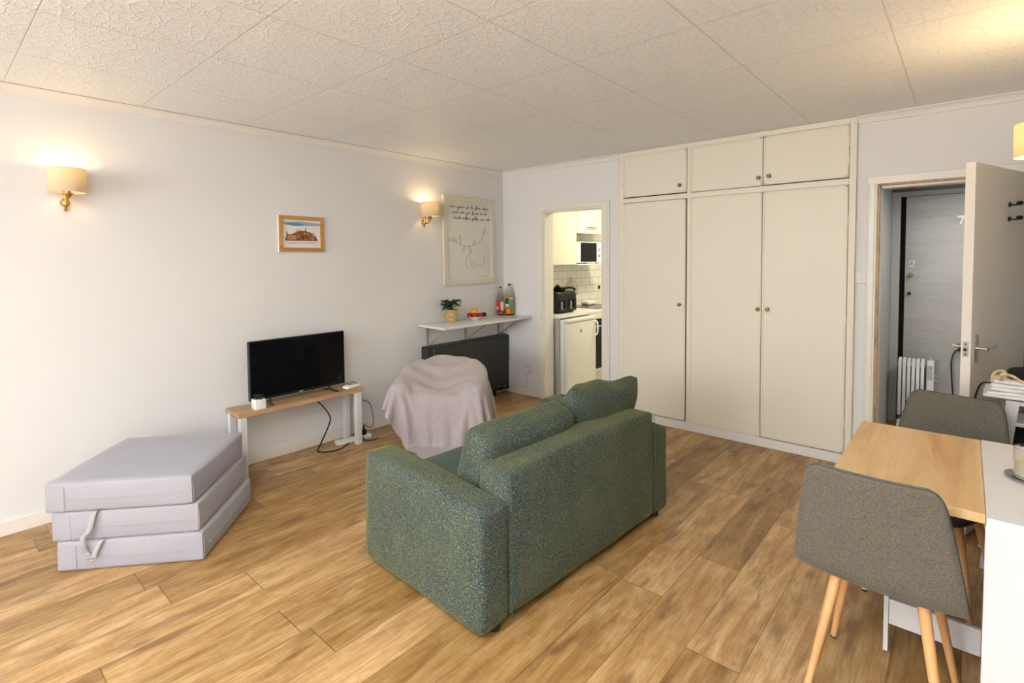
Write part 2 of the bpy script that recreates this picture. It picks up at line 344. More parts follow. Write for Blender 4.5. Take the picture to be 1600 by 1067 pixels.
def softbox(w, d, h, bulge=(0, 0, 0), r=.04, n=14, amp=0, seed=0, sc_=4):
    """padded block centred at the origin: rounded edges, bulging faces, slight creasing"""
    b = bmesh.new(); bmesh.ops.create_cube(b, size=2)
    bmesh.ops.subdivide_edges(b, edges=b.edges[:], cuts=n, use_grid_fill=True)
    hx, hy, hz = w/2, d/2, h/2
    for v in b.verts:
        x, y, z = v.co
        f = lambda a: math.copysign(abs(a)**.75, a) if False else a
        ux, uy, uz = x, y, z
        c = Vector((ux*(hx-r), uy*(hy-r), uz*(hz-r)))
        q = Vector((x, y, z)); k = max(abs(x), abs(y), abs(z))
        dr = Vector((math.copysign(max(0, abs(x)-.0), x) if abs(x) > .999 else 0, y if abs(y) > .999 else 0, z if abs(z) > .999 else 0))
        # rounded box: clamp the scaled point to the inner box, push out by r
        P = Vector((ux*hx, uy*hy, uz*hz)); I = Vector((max(-hx+r, min(hx-r, P.x)), max(-hy+r, min(hy-r, P.y)), max(-hz+r, min(hz-r, P.z))))
        D = P-I
        if D.length > 1e-9: D = D.normalized()*r
        co = I+D
        bx = (1-y*y)*(1-z*z); by = (1-x*x)*(1-z*z); bz = (1-x*x)*(1-y*y)
        if abs(x) > .999: co.x += math.copysign(bulge[0]*bx, x)
        if abs(y) > .999: co.y += math.copysign(bulge[1]*by, y)
        if abs(z) > .999: co.z += math.copysign(bulge[2]*bz, z)
        if amp:
            nv = mnoise.noise_vector(Vector((co.x*sc_+seed, co.y*sc_+seed*2.1, co.z*sc_)))
            co += nv*amp
        v.co = co
    return b
MW = {}
def obj(name, bm, mat, parent=None, world=True, smooth=True, angle=35, label=None, kind=None):
    if world and parent is not None: bm.transform(MW[parent.name].inverted())
    bmesh.ops.recalc_face_normals(bm, faces=bm.faces)
    me = bpy.data.meshes.new(name); bm.to_mesh(me); bm.free()
    for mt in (mat if isinstance(mat, (list, tuple)) else [mat]): me.materials.append(M[mt])
    if smooth:
        for p_ in me.polygons: p_.use_smooth = True
        me.set_sharp_from_angle(angle=math.radians(angle))
    o = bpy.data.objects.new(name, me); C.objects.link(o)
    if parent is not None: o.parent = parent; MW[o.name] = MW[parent.name].copy()
    else: MW[o.name] = Matrix.Identity(4)
    if label: o['label'] = label
    if kind: o['kind'] = kind
    return o
def thing(name, label, cat, loc=(0, 0, 0), rz=0, group=None):
    o = bpy.data.objects.new(name, None); C.objects.link(o); o.empty_display_size = .05
    o.location = loc; o.rotation_euler = (0, 0, rz); o['label'] = label; o['category'] = cat
    if group: o['group'] = group
    MW[o.name] = Matrix.Translation(loc) @ Matrix.Rotation(rz, 4, 'Z'); return o
def tag(o, label, cat, group=None):
    o['label'] = label; o['category'] = cat
    if group: o['group'] = group
    return o
def struct(name, bm, mat, **k): return obj(name, bm, mat, kind='structure', **k)
def modsub(o, lv=1):
    md = o.modifiers.new('sub', 'SUBSURF'); md.levels = lv; md.render_levels = lv; return o
def dup(root, loc, rz, **props):
    r = root.copy(); C.objects.link(r); r.location = loc; r.rotation_euler = (0, 0, rz)
    for k, v in props.items(): r[k] = v
    for ch in list(root.children):
        c = ch.copy(); C.objects.link(c); c.parent = r
        for g_ in ch.children:
            d = g_.copy(); C.objects.link(d); d.parent = c
    return r

# ------------------------------------------------------------------ room shell
H = 2.445; W = 4.24; YR = -8.8; T = .12
struct('floor', box(BM(), -.1, W+.1, YR-.1, .06, -.1, 0), 'floor')
struct('ceiling', box(BM(), -.1, W+.1, YR-.1, T, H, H+.1), 'ceiling')
struct('wall_left', box(BM(), -.12, 0, YR-.1, 0, 0, H), 'wall')
struct('wall_right', box(BM(), W, W+.12, YR-.1, 0, 0, H), 'wall')
K0, K1, KH = .585, 1.282, 1.978       # kitchen opening
D0, D1, DH = 3.459, 4.20, 1.968       # door opening to the hallway
b = BM(); box(b, 0, K0, 0, T, 0, H); box(b, K1, 1.47, 0, T, 0, H); box(b, K0, K1, 0, T, KH, H)
box(b, 1.47, 3.325, .02, T, 0, H)
box(b, 3.325, D0, 0, T, 0, H); box(b, D0, D1, 0, T, DH, H); box(b, D1, W+.12, 0, T, 0, H)
struct('wall_back', b, 'wall', smooth=False)
b = BM(); box(b, 0, .4, YR-.1, YR, 0, H); box(b, 3.8, W, YR-.1, YR, 0, H); box(b, .4, 3.8, YR-.1, YR, 0, .7); box(b, .4, 3.8, YR-.1, YR, 2.2, H)
struct('wall_rear', b, 'wall', smooth=False)
b = BM()
for z in (.7, 2.16): box(b, .4, 3.8, YR-.07, YR-.02, z, z+.04)
for x in (.4, 1.52, 2.64, 3.76): box(b, x, x+.04, YR-.07, YR-.02, .74, 2.16)
wf = struct('window_1', b, 'gloss_white')
obj('pane', box(BM(), .44, 3.76, YR-.05, YR-.045, .74, 2.16), 'clear', wf)
# coving
def coving(bm, a, c, n):      # a->c along the wall at ceiling height, n = into the room
    a = Vector(a); c = Vector(c); n = Vector(n)
    prof = [(0, 0), (.042, 0), (.040, -.006), (.024, -.014), (.012, -.030), (.009, -.046), (0, -.05)]
    va = [bm.verts.new(a+n*u+Vector((0, 0, v))) for u, v in prof]; vc = [bm.verts.new(c+n*u+Vector((0, 0, v))) for u, v in prof]
    for i in range(len(prof)-1): bm.faces.new((va[i], va[i+1], vc[i+1], vc[i]))
    bm.faces.new(va); bm.faces.new(vc[::-1])
b = BM(); coving(b, (0, YR, H), (0, 0, H), (1, 0, 0)); tr1 = struct('trim_1', b, 'trim_white', label='white coving along the left wall'); obj('gap_shadow_line', tube(BM(), [(.043, YR, H), (.043, -.04, H)], .0018, 6, 0), 'heater', tr1)  # dark tube stands for the shadow line between coving and ceiling
b = BM(); coving(b, (0, 0, H), (1.468, 0, H), (0, -1, 0)); struct('trim_2', b, 'trim_white', label='white coving between corner and wardrobe')
b = BM(); coving(b, (3.328, 0, H), (W, 0, H), (0, -1, 0)); struct('trim_3', b, 'trim_white', label='white coving above the hallway door')
# skirting
b = BM(); box(b, 0, .014, YR, -.0, 0, .082, .003); box(b, 0, .0155, -2.762, -2.759, 0, .0825)
struct('baseboard_left', b, 'cream_edge')
b = BM(); box(b, .014, .485, -.014, 0, 0, .082, .003); struct('baseboard_back', b, 'cream_edge')
# kitchen opening casing + lining
b = BM(); cw = .085
for (x0, x1) in ((K0-cw, K0-.005), (K1+.005, K1+cw)):
    box(b, x0, x1, -.016, 0, 0, KH+.05, .003); box(b, x0+.012, x1-.02, -.02, -.015, 0, KH+.04, .002)
box(b, K0-cw-.003, K1+cw+.003, -.0175, 0, KH+.004, KH+.052, .003)
box(b, K0-.006, K0+.006, -.005, T+.02, 0, KH); box(b, K1-.006, K1+.006, -.005, T+.02, 0, KH); box(b, K0, K1, -.005, T+.02, KH-.012, KH+.004)
struct('trim_4', b, 'gloss_white', label='white painted casing round the kitchen opening')
# hallway door casing with bare chipped rebate
b = BM()
box(b, 3.396, D0-.008, -.016, 0, 0, DH+.055, .004); box(b, 3.405, D0-.02, -.021, -.015, 0, DH+.048, .003)
box(b, 3.393, D1+.03, -.0225, 0, DH+.003, DH+.058, .004)
box(b, D0, D0+.010, .02, T+.01, 0, DH-.01); box(b, D0, D1, .02, T+.01, DH-.022, DH-.008)
struct('trim_5', b, 'gloss_white', label='white painted casing of the hallway door')
b = BM(); box(b, D0-.008, D0+.006, -.010, .03, 0, DH+.012); box(b, D0, D1, -.010, .03, DH-.008, DH+.008); box(b, D1-.02, D1+.02, 0, T, 0, DH)
struct('trim_6', b, 'bare_wood', label='chipped bare wood rebate of the hallway door')

# ------------------------------------------------------------------ kitchen shell
struct('wall_kitchen_left', box(BM(), -.12, 0, T, 2.9, 0, H), 'tiles')
b = BM(); box(b, -.12, 2.1, 2.9, 3.0, 0, H); box(b, 2.0, 2.1, T, 2.9, 0, H); struct('wall_kitchen_back', b, 'wall')
struct('floor_kitchen', box(BM(), -.1, 2.05, .06, 2.95, -.1, 0), 'vinyl'); struct('ceiling_kitchen', box(BM(), -.1, 2.05, T, 2.95, H, H+.1), 'trim_white')
# ------------------------------------------------------------------ hallway shell
HX = 3.405
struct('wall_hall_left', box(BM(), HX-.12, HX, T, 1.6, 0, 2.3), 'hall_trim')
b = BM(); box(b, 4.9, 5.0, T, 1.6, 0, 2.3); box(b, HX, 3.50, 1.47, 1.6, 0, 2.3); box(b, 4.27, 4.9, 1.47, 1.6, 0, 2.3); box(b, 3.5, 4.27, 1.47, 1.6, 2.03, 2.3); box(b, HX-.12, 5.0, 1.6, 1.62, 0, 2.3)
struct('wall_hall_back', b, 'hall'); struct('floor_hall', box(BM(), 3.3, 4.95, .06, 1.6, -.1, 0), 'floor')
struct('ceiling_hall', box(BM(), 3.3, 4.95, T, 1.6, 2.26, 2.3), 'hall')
b = BM(); box(b, HX, 3.468, 1.40, 1.47, 0, 2.05, .004); box(b, HX, 4.35, 1.44, 1.47, 2.005, 2.05, .002)
struct('trim_7', b, 'hall_trim', label='pale grey frame of the numbered door')
b = BM(); box(b, 3.468, 3.515, 1.455, 1.47, 0, 2.02); struct('trim_8', b, 'dark_gap', label='dark rebate beside the numbered door')
d7 = struct('door_2', box(BM(), 3.507, 4.27, 1.41, 1.45, .01, 2.0, .002), 'door7', label='scuffed grey door with the number 7')
b = BM(); prism(b, [(3.852, 1.815), (3.895, 1.815), (3.895, 1.80), (3.878, 1.745), (3.865, 1.745), (3.882, 1.798), (3.852, 1.798)], 1.402, 1.41, 'XZY')
obj('door_number', b, 'white_plastic', d7, label='white number 7')
b = BM(); box(b, 3.535, 3.575, 1.404, 1.41, 1.405, 1.44, .002); box(b, 3.535, 3.575, 1.404, 1.41, 1.385, 1.397, .002); pl_ = obj('lock_plate', b, 'white_plastic', d7)
obj('lock_cylinder', cyl(BM(), (3.555, 1.398, 1.423), (3.555, 1.41, 1.423), .011), 'grey_plastic', pl_)
obj('door_knob', lathe(BM(), [(0, 0), (.016, .002), (.018, .012), (.01, .02), (.008, .03)], seg=16, xf=Matrix.Translation((3.549, 1.38, 1.315)) @ Matrix.Rotation(-PI/2, 4, 'X')), 'dark_brass', d7)
obj('keyhole_cover', cyl(BM(), (3.541, 1.395, 1.153), (3.541, 1.41, 1.153), .015), 'black_plastic', d7)
o = tag(obj('alarm_sensor', box(BM(), 3.535, 3.57, 1.385, 1.40, 2.065, 2.095, .004), 'red_label'), 'tiny dark red sensor above the numbered door', 'sensor')

# ------------------------------------------------------------------ hallway door, open into the room
A = Vector((D1-.012, -.012)); Fe = Vector((3.945, -.752)); dv_ = (Fe-A); LW = dv_.length; ang = math.atan2(dv_.y, dv_.x)
door = thing('door_1', 'cream hallway door standing open, lever handle and two hooks', 'door', (A.x, A.y, 0), ang); door['kind'] = 'structure'; del door['category']; del door['label']
# local x runs from the hinge to the free edge; local +y faces away from the camera side after rotation
lf = obj('door_leaf', box(BM(), 0, LW, -.042, 0, .012, 1.962, .002), ['cream_door'], door, world=False)
sgn = 1  # face towards the right wall / camera
obj('lock_edge', box(BM(), LW-.0005, LW+.001, -.0415, -.0005, .013, 1.961), 'cream_edge', door, world=False)
obj('latch_plate', box(BM(), LW, LW+.003, -.033, -.009, .955, 1.035), 'steel', door, world=False)
b = BM(); box(b, LW+.002, LW+.012, -.027, -.015, .985, 1.0); box(b, LW+.002, LW+.005, -.024, -.018, .965, .972); box(b, LW+.002, LW+.005, -.024, -.018, 1.017, 1.024)
obj('latch_bolt', b, 'black_plastic', door, world=False)
for s_, y0 in ((1, 0.0), (-1, -.042)):
    b = BM(); xx = LW-.055
    box(b, xx-.02, xx+.02, y0, y0+s_*.008, .92, 1.07, .003)
    cyl(b, (xx, y0, .998), (xx, y0+s_*.05, .998), .009); tube(b, [(xx, y0+s_*.048, .998), (xx-.03, y0+s_*.055, 1.0), (xx-.105, y0+s_*.05, 1.0)], .009, 10, rf=lambda u: 1.1-.1*u)
    h = obj('door_handle', b, 'chrome', door, world=False)
for i_, zz in enumerate((1.765, 1.685)):
    b = BM(); xx = LW-.47; cyl(b, (xx, 0, zz), (xx, .006, zz), .014); tube(b, [(xx, .004, zz), (xx, .03, zz-.004), (xx+.01, .045, zz+.006)], .004, 8)
    ball(b, (xx+.01, .047, zz+.004), .016, 1.3, 1, .8, seg=14); box(b, xx-.055, xx, .001, .004, zz-.003, zz+.003)
    obj('coat_hook', b, 'heater_dark', door, world=False)

# ------------------------------------------------------------------ fitted wardrobe
wd = thing('fitted_wardrobe', 'cream built-in wardrobe with three tall doors and three top cupboard doors', 'wardrobe', (2.4, 0, 0))
X0, X1 = 1.47, 3.326; FY = -.030
b = BM()
box(b, X0, 1.525, FY, 0, .07, H-.001, .002); box(b, 3.288, X1, FY, 0, .07, H-.001, .002)
box(b, 1.525, 3.288, FY, 0, 2.405, H-.001, .002); box(b, 1.525, 2.1265, FY, 0, 1.985, 2.028, .002); box(b, 2.1575, 3.288, FY, 0, 1.985, 2.028, .002)
box(b, 2.126, 2.158, FY, 0, .07, 2.405, .002)
box(b, X1-.012, X1+.004, FY-.004, 0, .07, H-.001, .002); box(b, X0-.004, X0+.012, FY-.004, 0, .07, H-.001, .002)
obj('frame', b, 'cream', wd)
obj('plinth', box(BM(), X0, X1, FY-.004, 0, 0, .072, .002), 'trim_white', wd, label='white plinth board')
obj('interior_back', box(BM(), 1.526, 3.287, -.004, .015, .08, 2.40), 'dark_gap', wd)
def wdoor(x0, x1, z0, z1, side, kx, kz, hx, skew=0):
    b = BM(); box(b, x0, x1, FY-.008, FY+.006, z0, z1, .002)
    bd = .012
    for q in ((x0+.004, x0+.004+bd, z0+.004, z1-.004), (x1-.004-bd, x1-.004, z0+.004, z1-.004), (x0+.004, x1-.004, z0+.004, z0+.004+bd), (x0+.004, x1-.004, z1-.004-bd, z1-.004)):
        box(b, q[0], q[1], FY-.0115, FY-.006, q[2], q[3], .0015)
    d = obj('door', b, 'cream', wd)
    k = BM(); lathe(k, [(0, .032), (.010, .031), (.0145, .026), (.015, .021), (.008, .013), (.006, .004), (.012, 0)], seg=20, xf=Matrix.Translation((kx, FY-.007, kz)) @ Matrix.Rotation(PI/2, 4, 'X'))
    obj('knob', k, 'dark_brass', d, label='brass knob')
    for z in ([z0+.12, z1-.12] if z1-z0 < 1 else [z0+.22, (z0+z1)/2, z1-.25]): obj('hinge', cyl(BM(), (hx, FY-.010, z-.035), (hx, FY-.010, z+.035), .0045, seg=10), 'cream', d)
wdoor(1.527, 2.118, .079, 1.981, 0, 2.072, 1.081, 1.527); wdoor(2.160, 2.723, .074, 1.983, 0, 2.702, 1.079, 2.160); wdoor(2.727, 3.286, .079, 1.983, 0, 2.774, 1.082, 3.286)
wdoor(1.527, 2.124, 2.036, 2.403, 0, 2.069, 2.097, 1.527); wdoor(2.160, 2.724, 2.031, 2.403, 0, 2.697, 2.091, 2.160); wdoor(2.728, 3.286, 2.034, 2.402, 0, 2.772, 2.097, 3.286)

# ------------------------------------------------------------------ wall plates
def plate(name, x, z, w, h, label, cat, rockers):
    t_ = thing(name, label, cat, (x, 0, z)); obj('plate', box(BM(), x-w/2, x+w/2, -.009, 0, z-h/2, z+h/2, .003), 'switch_plate', t_)
    for rx in rockers: obj('rocker', box(BM(), x+rx-.005, x+rx+.005, -.012, -.008, z-.011, z+.011, .001), 'white_plastic', t_)
    for s in (-1, 1): obj('screw', cyl(BM(), (x+s*w*.41, -.0095, z), (x+s*w*.41, -.0088, z), .0025, seg=8), 'dark_brass', t_)
    return t_
plate('light_switch', 3.366, 1.336, .082, .082, 'white double light switch between wardrobe and hallway door', 'light switch', (-.008, .008))
pt = plate('wall_socket', .366, .288, .085, .085, 'white wall socket beside the kitchen opening', 'socket', (.012,))
obj('plug', box(BM(), .340, .370, -.035, -.009, .268, .298, .004), 'white_plastic', pt)
b = BM(); tube(b, [(.352, -.03, .268), (.345, -.025, .20), (.352, -.02, .14), (.360, -.022, .11), (.345, -.021, .09), (.25, -.02, .088), (.13, -.02, .088)], .0035)
tag(obj('heater_cable', b, 'cable_white'), 'cream cable running from the wall socket down to the skirting', 'cable')

# ------------------------------------------------------------------ wall lamps
pl0 = thing('added_uplighter', 'unseen white uplighter added behind the camera as fill light', 'lamp', (3.15, -5.05, 0))  # added stand and bowl for the fill uplight, out of view
obj('base', lathe(BM(), [(0, 0), (.14, 0), (.14, .015), (.02, .03), (0, .03)]), 'white_metal', pl0, world=False)
obj('added_uplighter_pole', cyl(BM(), (0, 0, .02), (0, 0, 1.60), .012), 'white_metal', pl0, world=False)
obj('bowl', lathe(BM(), [(0, 1.59), (.03, 1.595), (.11, 1.64), (.15, 1.69), (.147, 1.69), (.105, 1.645), (.03, 1.60), (0, 1.60)], seg=36), 'white_metal', pl0, world=False)
def sconce(name, base, out, label, power=1.5):
    """base = wall point at shade mid height, out = unit vector from the wall"""
    rz = math.atan2(out[1], out[0]); t_ = thing(name, label, 'wall lamp', base, rz, 'brass wall lamps with cloth drum shades')
    # local +x points away from the wall, z relative to the shade centre
    sh = BM(); c = (.100, 0, 0)
    lathe(sh, [(.083, -.067), (.085, -.067), (.0845, .067), (.0825, .067), (.083, -.067)], c, 48)
    obj('lamp_shade', sh, 'shade', t_, world=False, angle=50)
    b = BM(); lathe(b, [(0, -.0155), (.012, -.014), (.014, -.01), (.014, .05), (0, .05)], (.0, 0, 0), 16, xf=Matrix.Translation((.100, 0, -.060)))
    lathe(b, [(0, -.030), (.008, -.026), (.022, -.006), (.024, 0), (0, .002)], (.100, 0, -.072), 20)
    obj('candle_socket', b, 'brass', t_, world=False)
    b = BM(); tube(b, [(.014, 0, -.115), (.035, 0, -.126), (.06, 0, -.128), (.085, 0, -.116), (.100, 0, -.095)], .0055, 10)
    tube(b, [(.03, 0, -.124), (.036, 0, -.105), (.028, 0, -.095), (.022, 0, -.105)], .0035, 8); obj('arm', b, 'brass', t_, world=False)
    b = BM(); lathe(b, [(0, -.052), (.006, -.050), (.009, -.040), (.006, -.032), (.012, -.02), (.016, -.004), (.015, .008), (.008, .020), (.010, .03), (.013, .062), (.017, .078), (.014, .084), (0, .084)], (.017, 0, -.115), 20)
    cyl(b, (0, 0, -.115), (.012, 0, -.115), .024, .02)
    obj('backplate', b, 'brass', t_, world=False)
    b = BM(); ball(b, (.100, 0, .005), .016, 1, 1, 1.8, 14); obj('bulb', b, 'bulb', t_, world=False)
    P = Vector(base)+Vector((out[0]*.100, out[1]*.100, .045)); l = point(name+'_light', P, power, (1.0, .68, .34), .02)
    return t_
sconce('wall_lamp', (0, -3.752, 1.943), (1, 0), 'lit brass wall lamp above the folded grey mattress, leftmost in the photo')
sconce('wall_lamp', (0, -1.133, 1.955), (1, 0), 'lit brass wall lamp beside the tall framed poster')
sconce('wall_lamp', (W-.001, -1.33, 1.948), (-1, 0), 'lit wall lamp above the open hallway door at the right edge', 9.0)

# ------------------------------------------------------------------ pictures on the left wall
fr = thing('framed_painting', 'small oak-framed watercolour of a brown towered town above the television', 'picture', (0, -2.345, 1.69))
y0, y1, z0, z1 = -2.530, -2.160, 1.548, 1.830; fwid = .030
b = BM()
def frame_bars(b, y0, y1, z0, z1, w_, x0, x1):
    prism(b, [(y0, z0), (y1, z0), (y1-w_, z0+w_), (y0+w_, z0+w_)], x0, x1, 'YZX', bev=.001); prism(b, [(y0, z1), (y0+w_, z1-w_), (y1-w_, z1-w_), (y1, z1)], x0, x1, 'YZX', bev=.001)
    prism(b, [(y0, z0), (y0+w_, z0+w_), (y0+w_, z1-w_), (y0, z1)], x0, x1, 'YZX', bev=.001); prism(b, [(y1, z0), (y1, z1), (y1-w_, z1-w_), (y1-w_, z0+w_)], x0, x1, 'YZX', bev=.001)
frame_bars(b, y0+.004, y1-.004, z0+.004, z1-.004, fwid, .008, .022); obj('frame', b, 'frame_wood', fr)
obj('frame_edge', box(BM(), 0, .010, y0, y1, z0, z1, .002), 'white_plastic', fr, label='thin white edge round the frame')
b = BM(); px0, px1, pz0, pz1 = y0+.034, y1-.034, z0+.034, z1-.034; pw, ph = px1-px0, pz1-pz0
mats = ['pp_white', 'pp_sky', 'pp_blue', 'pp_brown', 'pp_dark', 'pp_gold', 'pp_grey', 'pp_red']
def pq(poly, lvl, mi): prism(b, [(px0+u*pw, pz0+v*ph) for u, v in poly], .0105, .011+lvl*.0004, 'YZX', mi=mi)
pq([(0, 0), (1, 0), (1, 1), (0, 1)], 0, 0)
pq([(0, .84), (.3, .78), (.6, .80), (1, .82), (1, .90), (.5, .95), (0, .93)], 1, 1); pq([(.02, .85), (.28, .80), (.55, .83), (.5, .88), (.2, .90)], 2, 2)
pq([(.04, .20), (.5, .18), (.96, .22), (.8, .16), (.2, .14)], 1, 6)
pq([(.06, .25), (.94, .26), (.90, .36), (.80, .48), (.72, .58), (.55, .62), (.40, .60), (.28, .52), (.12, .46), (.06, .34)], 1, 3)
rr = random.Random(3)
for i in range(46):
    u = rr.uniform(.10, .88); v = rr.uniform(.27, .50-.25*abs(u-.5)); w_ = rr.uniform(.015, .05); h_ = rr.uniform(.04, .12)
    pq([(u, v), (u+w_, v), (u+w_, v+h_), (u, v+h_)], 2+i % 3, [3, 4, 5, 7, 5][i % 5])
for u, h_ in ((.11, .62), (.30, .60), (.38, .68), (.45, .70), (.50, .66), (.60, .74), (.68, .60), (.76, .56), (.86, .46)):
    pq([(u-.018, .4), (u+.018, .4), (u+.012, h_-.08), (u, h_), (u-.012, h_-.08)], 3, 4 if u in (.11, .60, .86) else 3)
for u in (.14, .21, .28): pq([(u, .30), (u+.05, .30), (u+.05, .42), (u+.025, .45), (u, .42)], 5, 5); pq([(u+.012, .31), (u+.037, .31), (u+.037, .40), (u+.012, .40)], 6, 4)
obj('painting', b, mats, fr, smooth=False)

fp = thing('framed_poster', 'tall pale-framed poster of pencil scribble and drawing above the wall shelf', 'picture', (0, -.535, 1.68))
y0, y1, z0, z1 = -.900, -.168, 1.227, 2.123
b = BM(); frame_bars(b, y0, y1, z0, z1, .045, .002, .03); obj('frame', b, 'poster_frame', fp)
obj('paper', box(BM(), .001, .012, y0+.04, y1-.04, z0+.04, z1-.04), 'paper', fp)
obj('mount_edge', (lambda b: (frame_bars(b, y0+.044, y1-.044, z0+.044, z1-.044, .006, .010, .015), b)[1])(BM()), 'white_label', fp)
b = BM(); iy0, iy1, iz0, iz1 = y0+.045, y1-.045, z0+.045, z1-.045; iw, ih = iy1-iy0, iz1-iz0
def stroke(pts, r=.0016, sm=6): tube(b, [(.0125, iy0+u*iw, iz0+v*ih) for u, v in pts], r, 5, sm)
rr = random.Random(11)
M_ink = None
def scribble(u0, u1, v):     # a line of illegible handwriting
    u = u0
    while u < u1:
        n = rr.randint(3, 8); pts = []
        for k in range(n):
            tall = rr.random() < .18
            pts += [(u+k*.021, v-(rr.random() < .08)*.02), (u+k*.021+.009, v+(.042 if tall else .016)+rr.uniform(-.004, .004)), (u+k*.021+.014, v+.004)]
        stroke(pts, .0018); stroke([pts[-1], (u+n*.021+.02, v), (u+n*.021+.035, v+.002)], .0006) if u+n*.021+.035 < u1 else None; u += n*.021+.035
for q_ in ((.07, .90, .915), (.13, .92, .845), (.17, .88, .775)):
    b = BM(); scribble(*q_); obj('scribbled_line', b, 'ink', fp)
b = BM()
# a plain line drawing: a leafy twig with a few loose curves
stroke([(.12, .50), (.30, .45), (.48, .43), (.66, .46), (.78, .52), (.82, .60)], .0016)
for (u, v, a, L) in ((.22, .47, 2.3, .10), (.30, .45, 1.7, .12), (.38, .44, -1.9, .09), (.50, .43, -1.2, .08), (.58, .44, 1.2, .08), (.82, .60, 1.0, .08), (.14, .50, 3.0, .08)):
    tip = (u+math.cos(a)*L*1.2, v+math.sin(a)*L); nx, ny = -math.sin(a)*.022, math.cos(a)*.018; mx_, my_ = (u+tip[0])/2, (v+tip[1])/2
    stroke([(u, v), (mx_+nx, my_+ny), tip, (mx_-nx, my_-ny), (u, v)], .0015)
obj('twig_drawing', b, 'ink', fp); b = BM()
stroke([(.52, .36), (.42, .27), (.44, .17), (.52, .13)]); stroke([(.50, .33), (.52, .20), (.62, .13)]); stroke([(.56, .24), (.68, .17), (.82, .20), (.84, .30)])
obj('curve_drawing', b, 'ink', fp); b = BM()
obj('caption', (stroke([(.05, .02), (.22, .022)], .0008, 2), b)[1], 'ink', fp); b = BM()
stroke([(.68, .03), (.86, .032)], .0012, 2); stroke([(.90, .03), (.93, .035), (.92, .045), (.90, .04)], .0016, 2)
obj('caption', b, 'ink', fp)
# ------------------------------------------------------------------ wall shelf
sh = thing('wall_shelf', 'white breakfast shelf on three metal brackets above the black heater', 'shelf', (0, -.62, .86))
b = BM(); prism(b, [(0.001, -1.216), (0.001, -.002), (.415, -.002), (.412, -1.243)], .848, .868, 'XYZ', bev=.002); obj('shelf_board', b, 'white_lam', sh)
for y in (-1.11, -.60, -.10):
    b = BM(); box(b, .001, .012, y-.011, y+.011, .645, .847, .001); box(b, .001, .34, y-.011, y+.011, .842, .848, .001)
    tube(b, [(.008, y, .652), (.325, y, .843)], .0065, 8, 0); obj('bracket', b, 'green_metal', sh)

# ------------------------------------------------------------------ storage heater
ht = thing('panel_heater', 'large black wall heater under the white shelf', 'heater', (.04, -.6, 0))
b = BM(); box(b, .002, .086, -1.185, -.012, .040, .640, .010, 3); obj('body', b, 'heater', ht)
b = BM(); prism(b, [(.084, .575), (.084, .640), (.02, .652), (.004, .652), (.004, .60)], -1.18, -.016, 'XZY', bev=.003); obj('top_vent', b, 'heater_dark', ht)
b = BM(); box(b, .084, .0885, -1.10, -1.098, .56, .63); obj('end_seam', b, 'grey_plastic', ht)
b = BM(); box(b, .080, .094, -1.18, -.02, .045, .075, .003); obj('bottom_rail', b, 'heater_dark', ht)
for (y, z) in ((-.10, .082), (-.20, .095), (-.22, .06)): obj('control_knob', ball(BM(), (.090, y, z), .006, seg=10), 'white_plastic', ht)
for y in (-1.05, -.25): obj('foot', box(BM(), .01, .09, y-.02, y+.02, 0, .045, .003), 'heater_dark', ht)

# ------------------------------------------------------------------ things on the shelf
def apple_like(name, c, r, mat, label, cat, group=None):
    b = BM(); lathe(b, [(.0, -.85*r), (.35*r, -.92*r), (.8*r, -.6*r), (r, 0), (.82*r, .62*r), (.4*r, .86*r), (.12*r, .78*r), (0, .74*r)], c, 20)
    return tag(obj(name, b, mat, angle=80), label, cat, group)
bw = thing('fruit_bowl', 'low white bowl of fruit on the wall shelf', 'bowl', (.139, -.585, .868))
b = BM(); lathe(b, [(0, 0), (.035, 0), (.037, .006), (.060, .014), (.086, .030), (.088, .034), (.080, .031), (.05, .016), (0, .010)], (0, 0, 0), 36); obj('bowl', b, 'ceramic', bw, world=False)
apple_like('orange', (.125, -.590, .868+.082), .036, 'orange', 'single orange on top of the fruit in the bowl', 'orange')
for i, (dx, dy, dz, r) in enumerate(((-.035, -.045, .042, .032), (.030, -.035, .042, .031), (.035, .035, .042, .030), (-.030, .030, .042, .031))):
    apple_like('red_apple', (.139+dx, -.585+dy, .868+dz), r, 'red', 'small red fruit heaped in the white bowl under the orange', 'fruit', 'red fruit in the white bowl')
b = BM(); ball(b, (.139+.045, -.585+.075, .868+.048), .026, 1.0, 1.25, .9); tag(obj('dark_plum', b, 'soil'), 'dark brown fruit at the right rim of the white bowl', 'fruit')
# basket plant
pb = thing('potted_plant', 'leafy green plant in a woven basket pot on the wall shelf', 'plant', (.105, -.885, .868))
b = BM(); lathe(b, [(0, 0), (.046, 0), (.050, .004), (.058, .05), (.063, .10), (.066, .122), (.061, .124), (.056, .10), (0, .098)], seg=32); obj('basket_pot', b, 'basket', pb, world=False)
obj('soil', lathe(BM(), [(0, .104), (.03, .109), (.058, .1085), (.0585, .095)], seg=24), 'soil', pb, world=False)
def leaf(b, p, d, L, w_, droop=.3):
    p = Vector(p); d = Vector(d).normalized(); s = d.cross(Vector((0, 0, 1)))
    if s.length < .1: s = Vector((1, 0, 0))
    s.normalize(); n = s.cross(d); rows = []
    for i in range(6):
        u = i/5; wd_ = w_*math.sin(PI*min(1, u*.9+.08))**.8*(.1 if i == 5 else 1); c_ = p+d*L*u-Vector((0, 0, 1))*droop*L*u*u
        rows.append([b.verts.new(c_-s*wd_+n*wd_*.3), b.verts.new(c_), b.verts.new(c_+s*wd_+n*wd_*.3)])
    for r0, r1 in zip(rows, rows[1:]):
        for k in (0, 1): b.faces.new((r0[k], r0[k+1], r1[k+1], r1[k]))
rr = random.Random(5); bs = BM(); bl = BM()
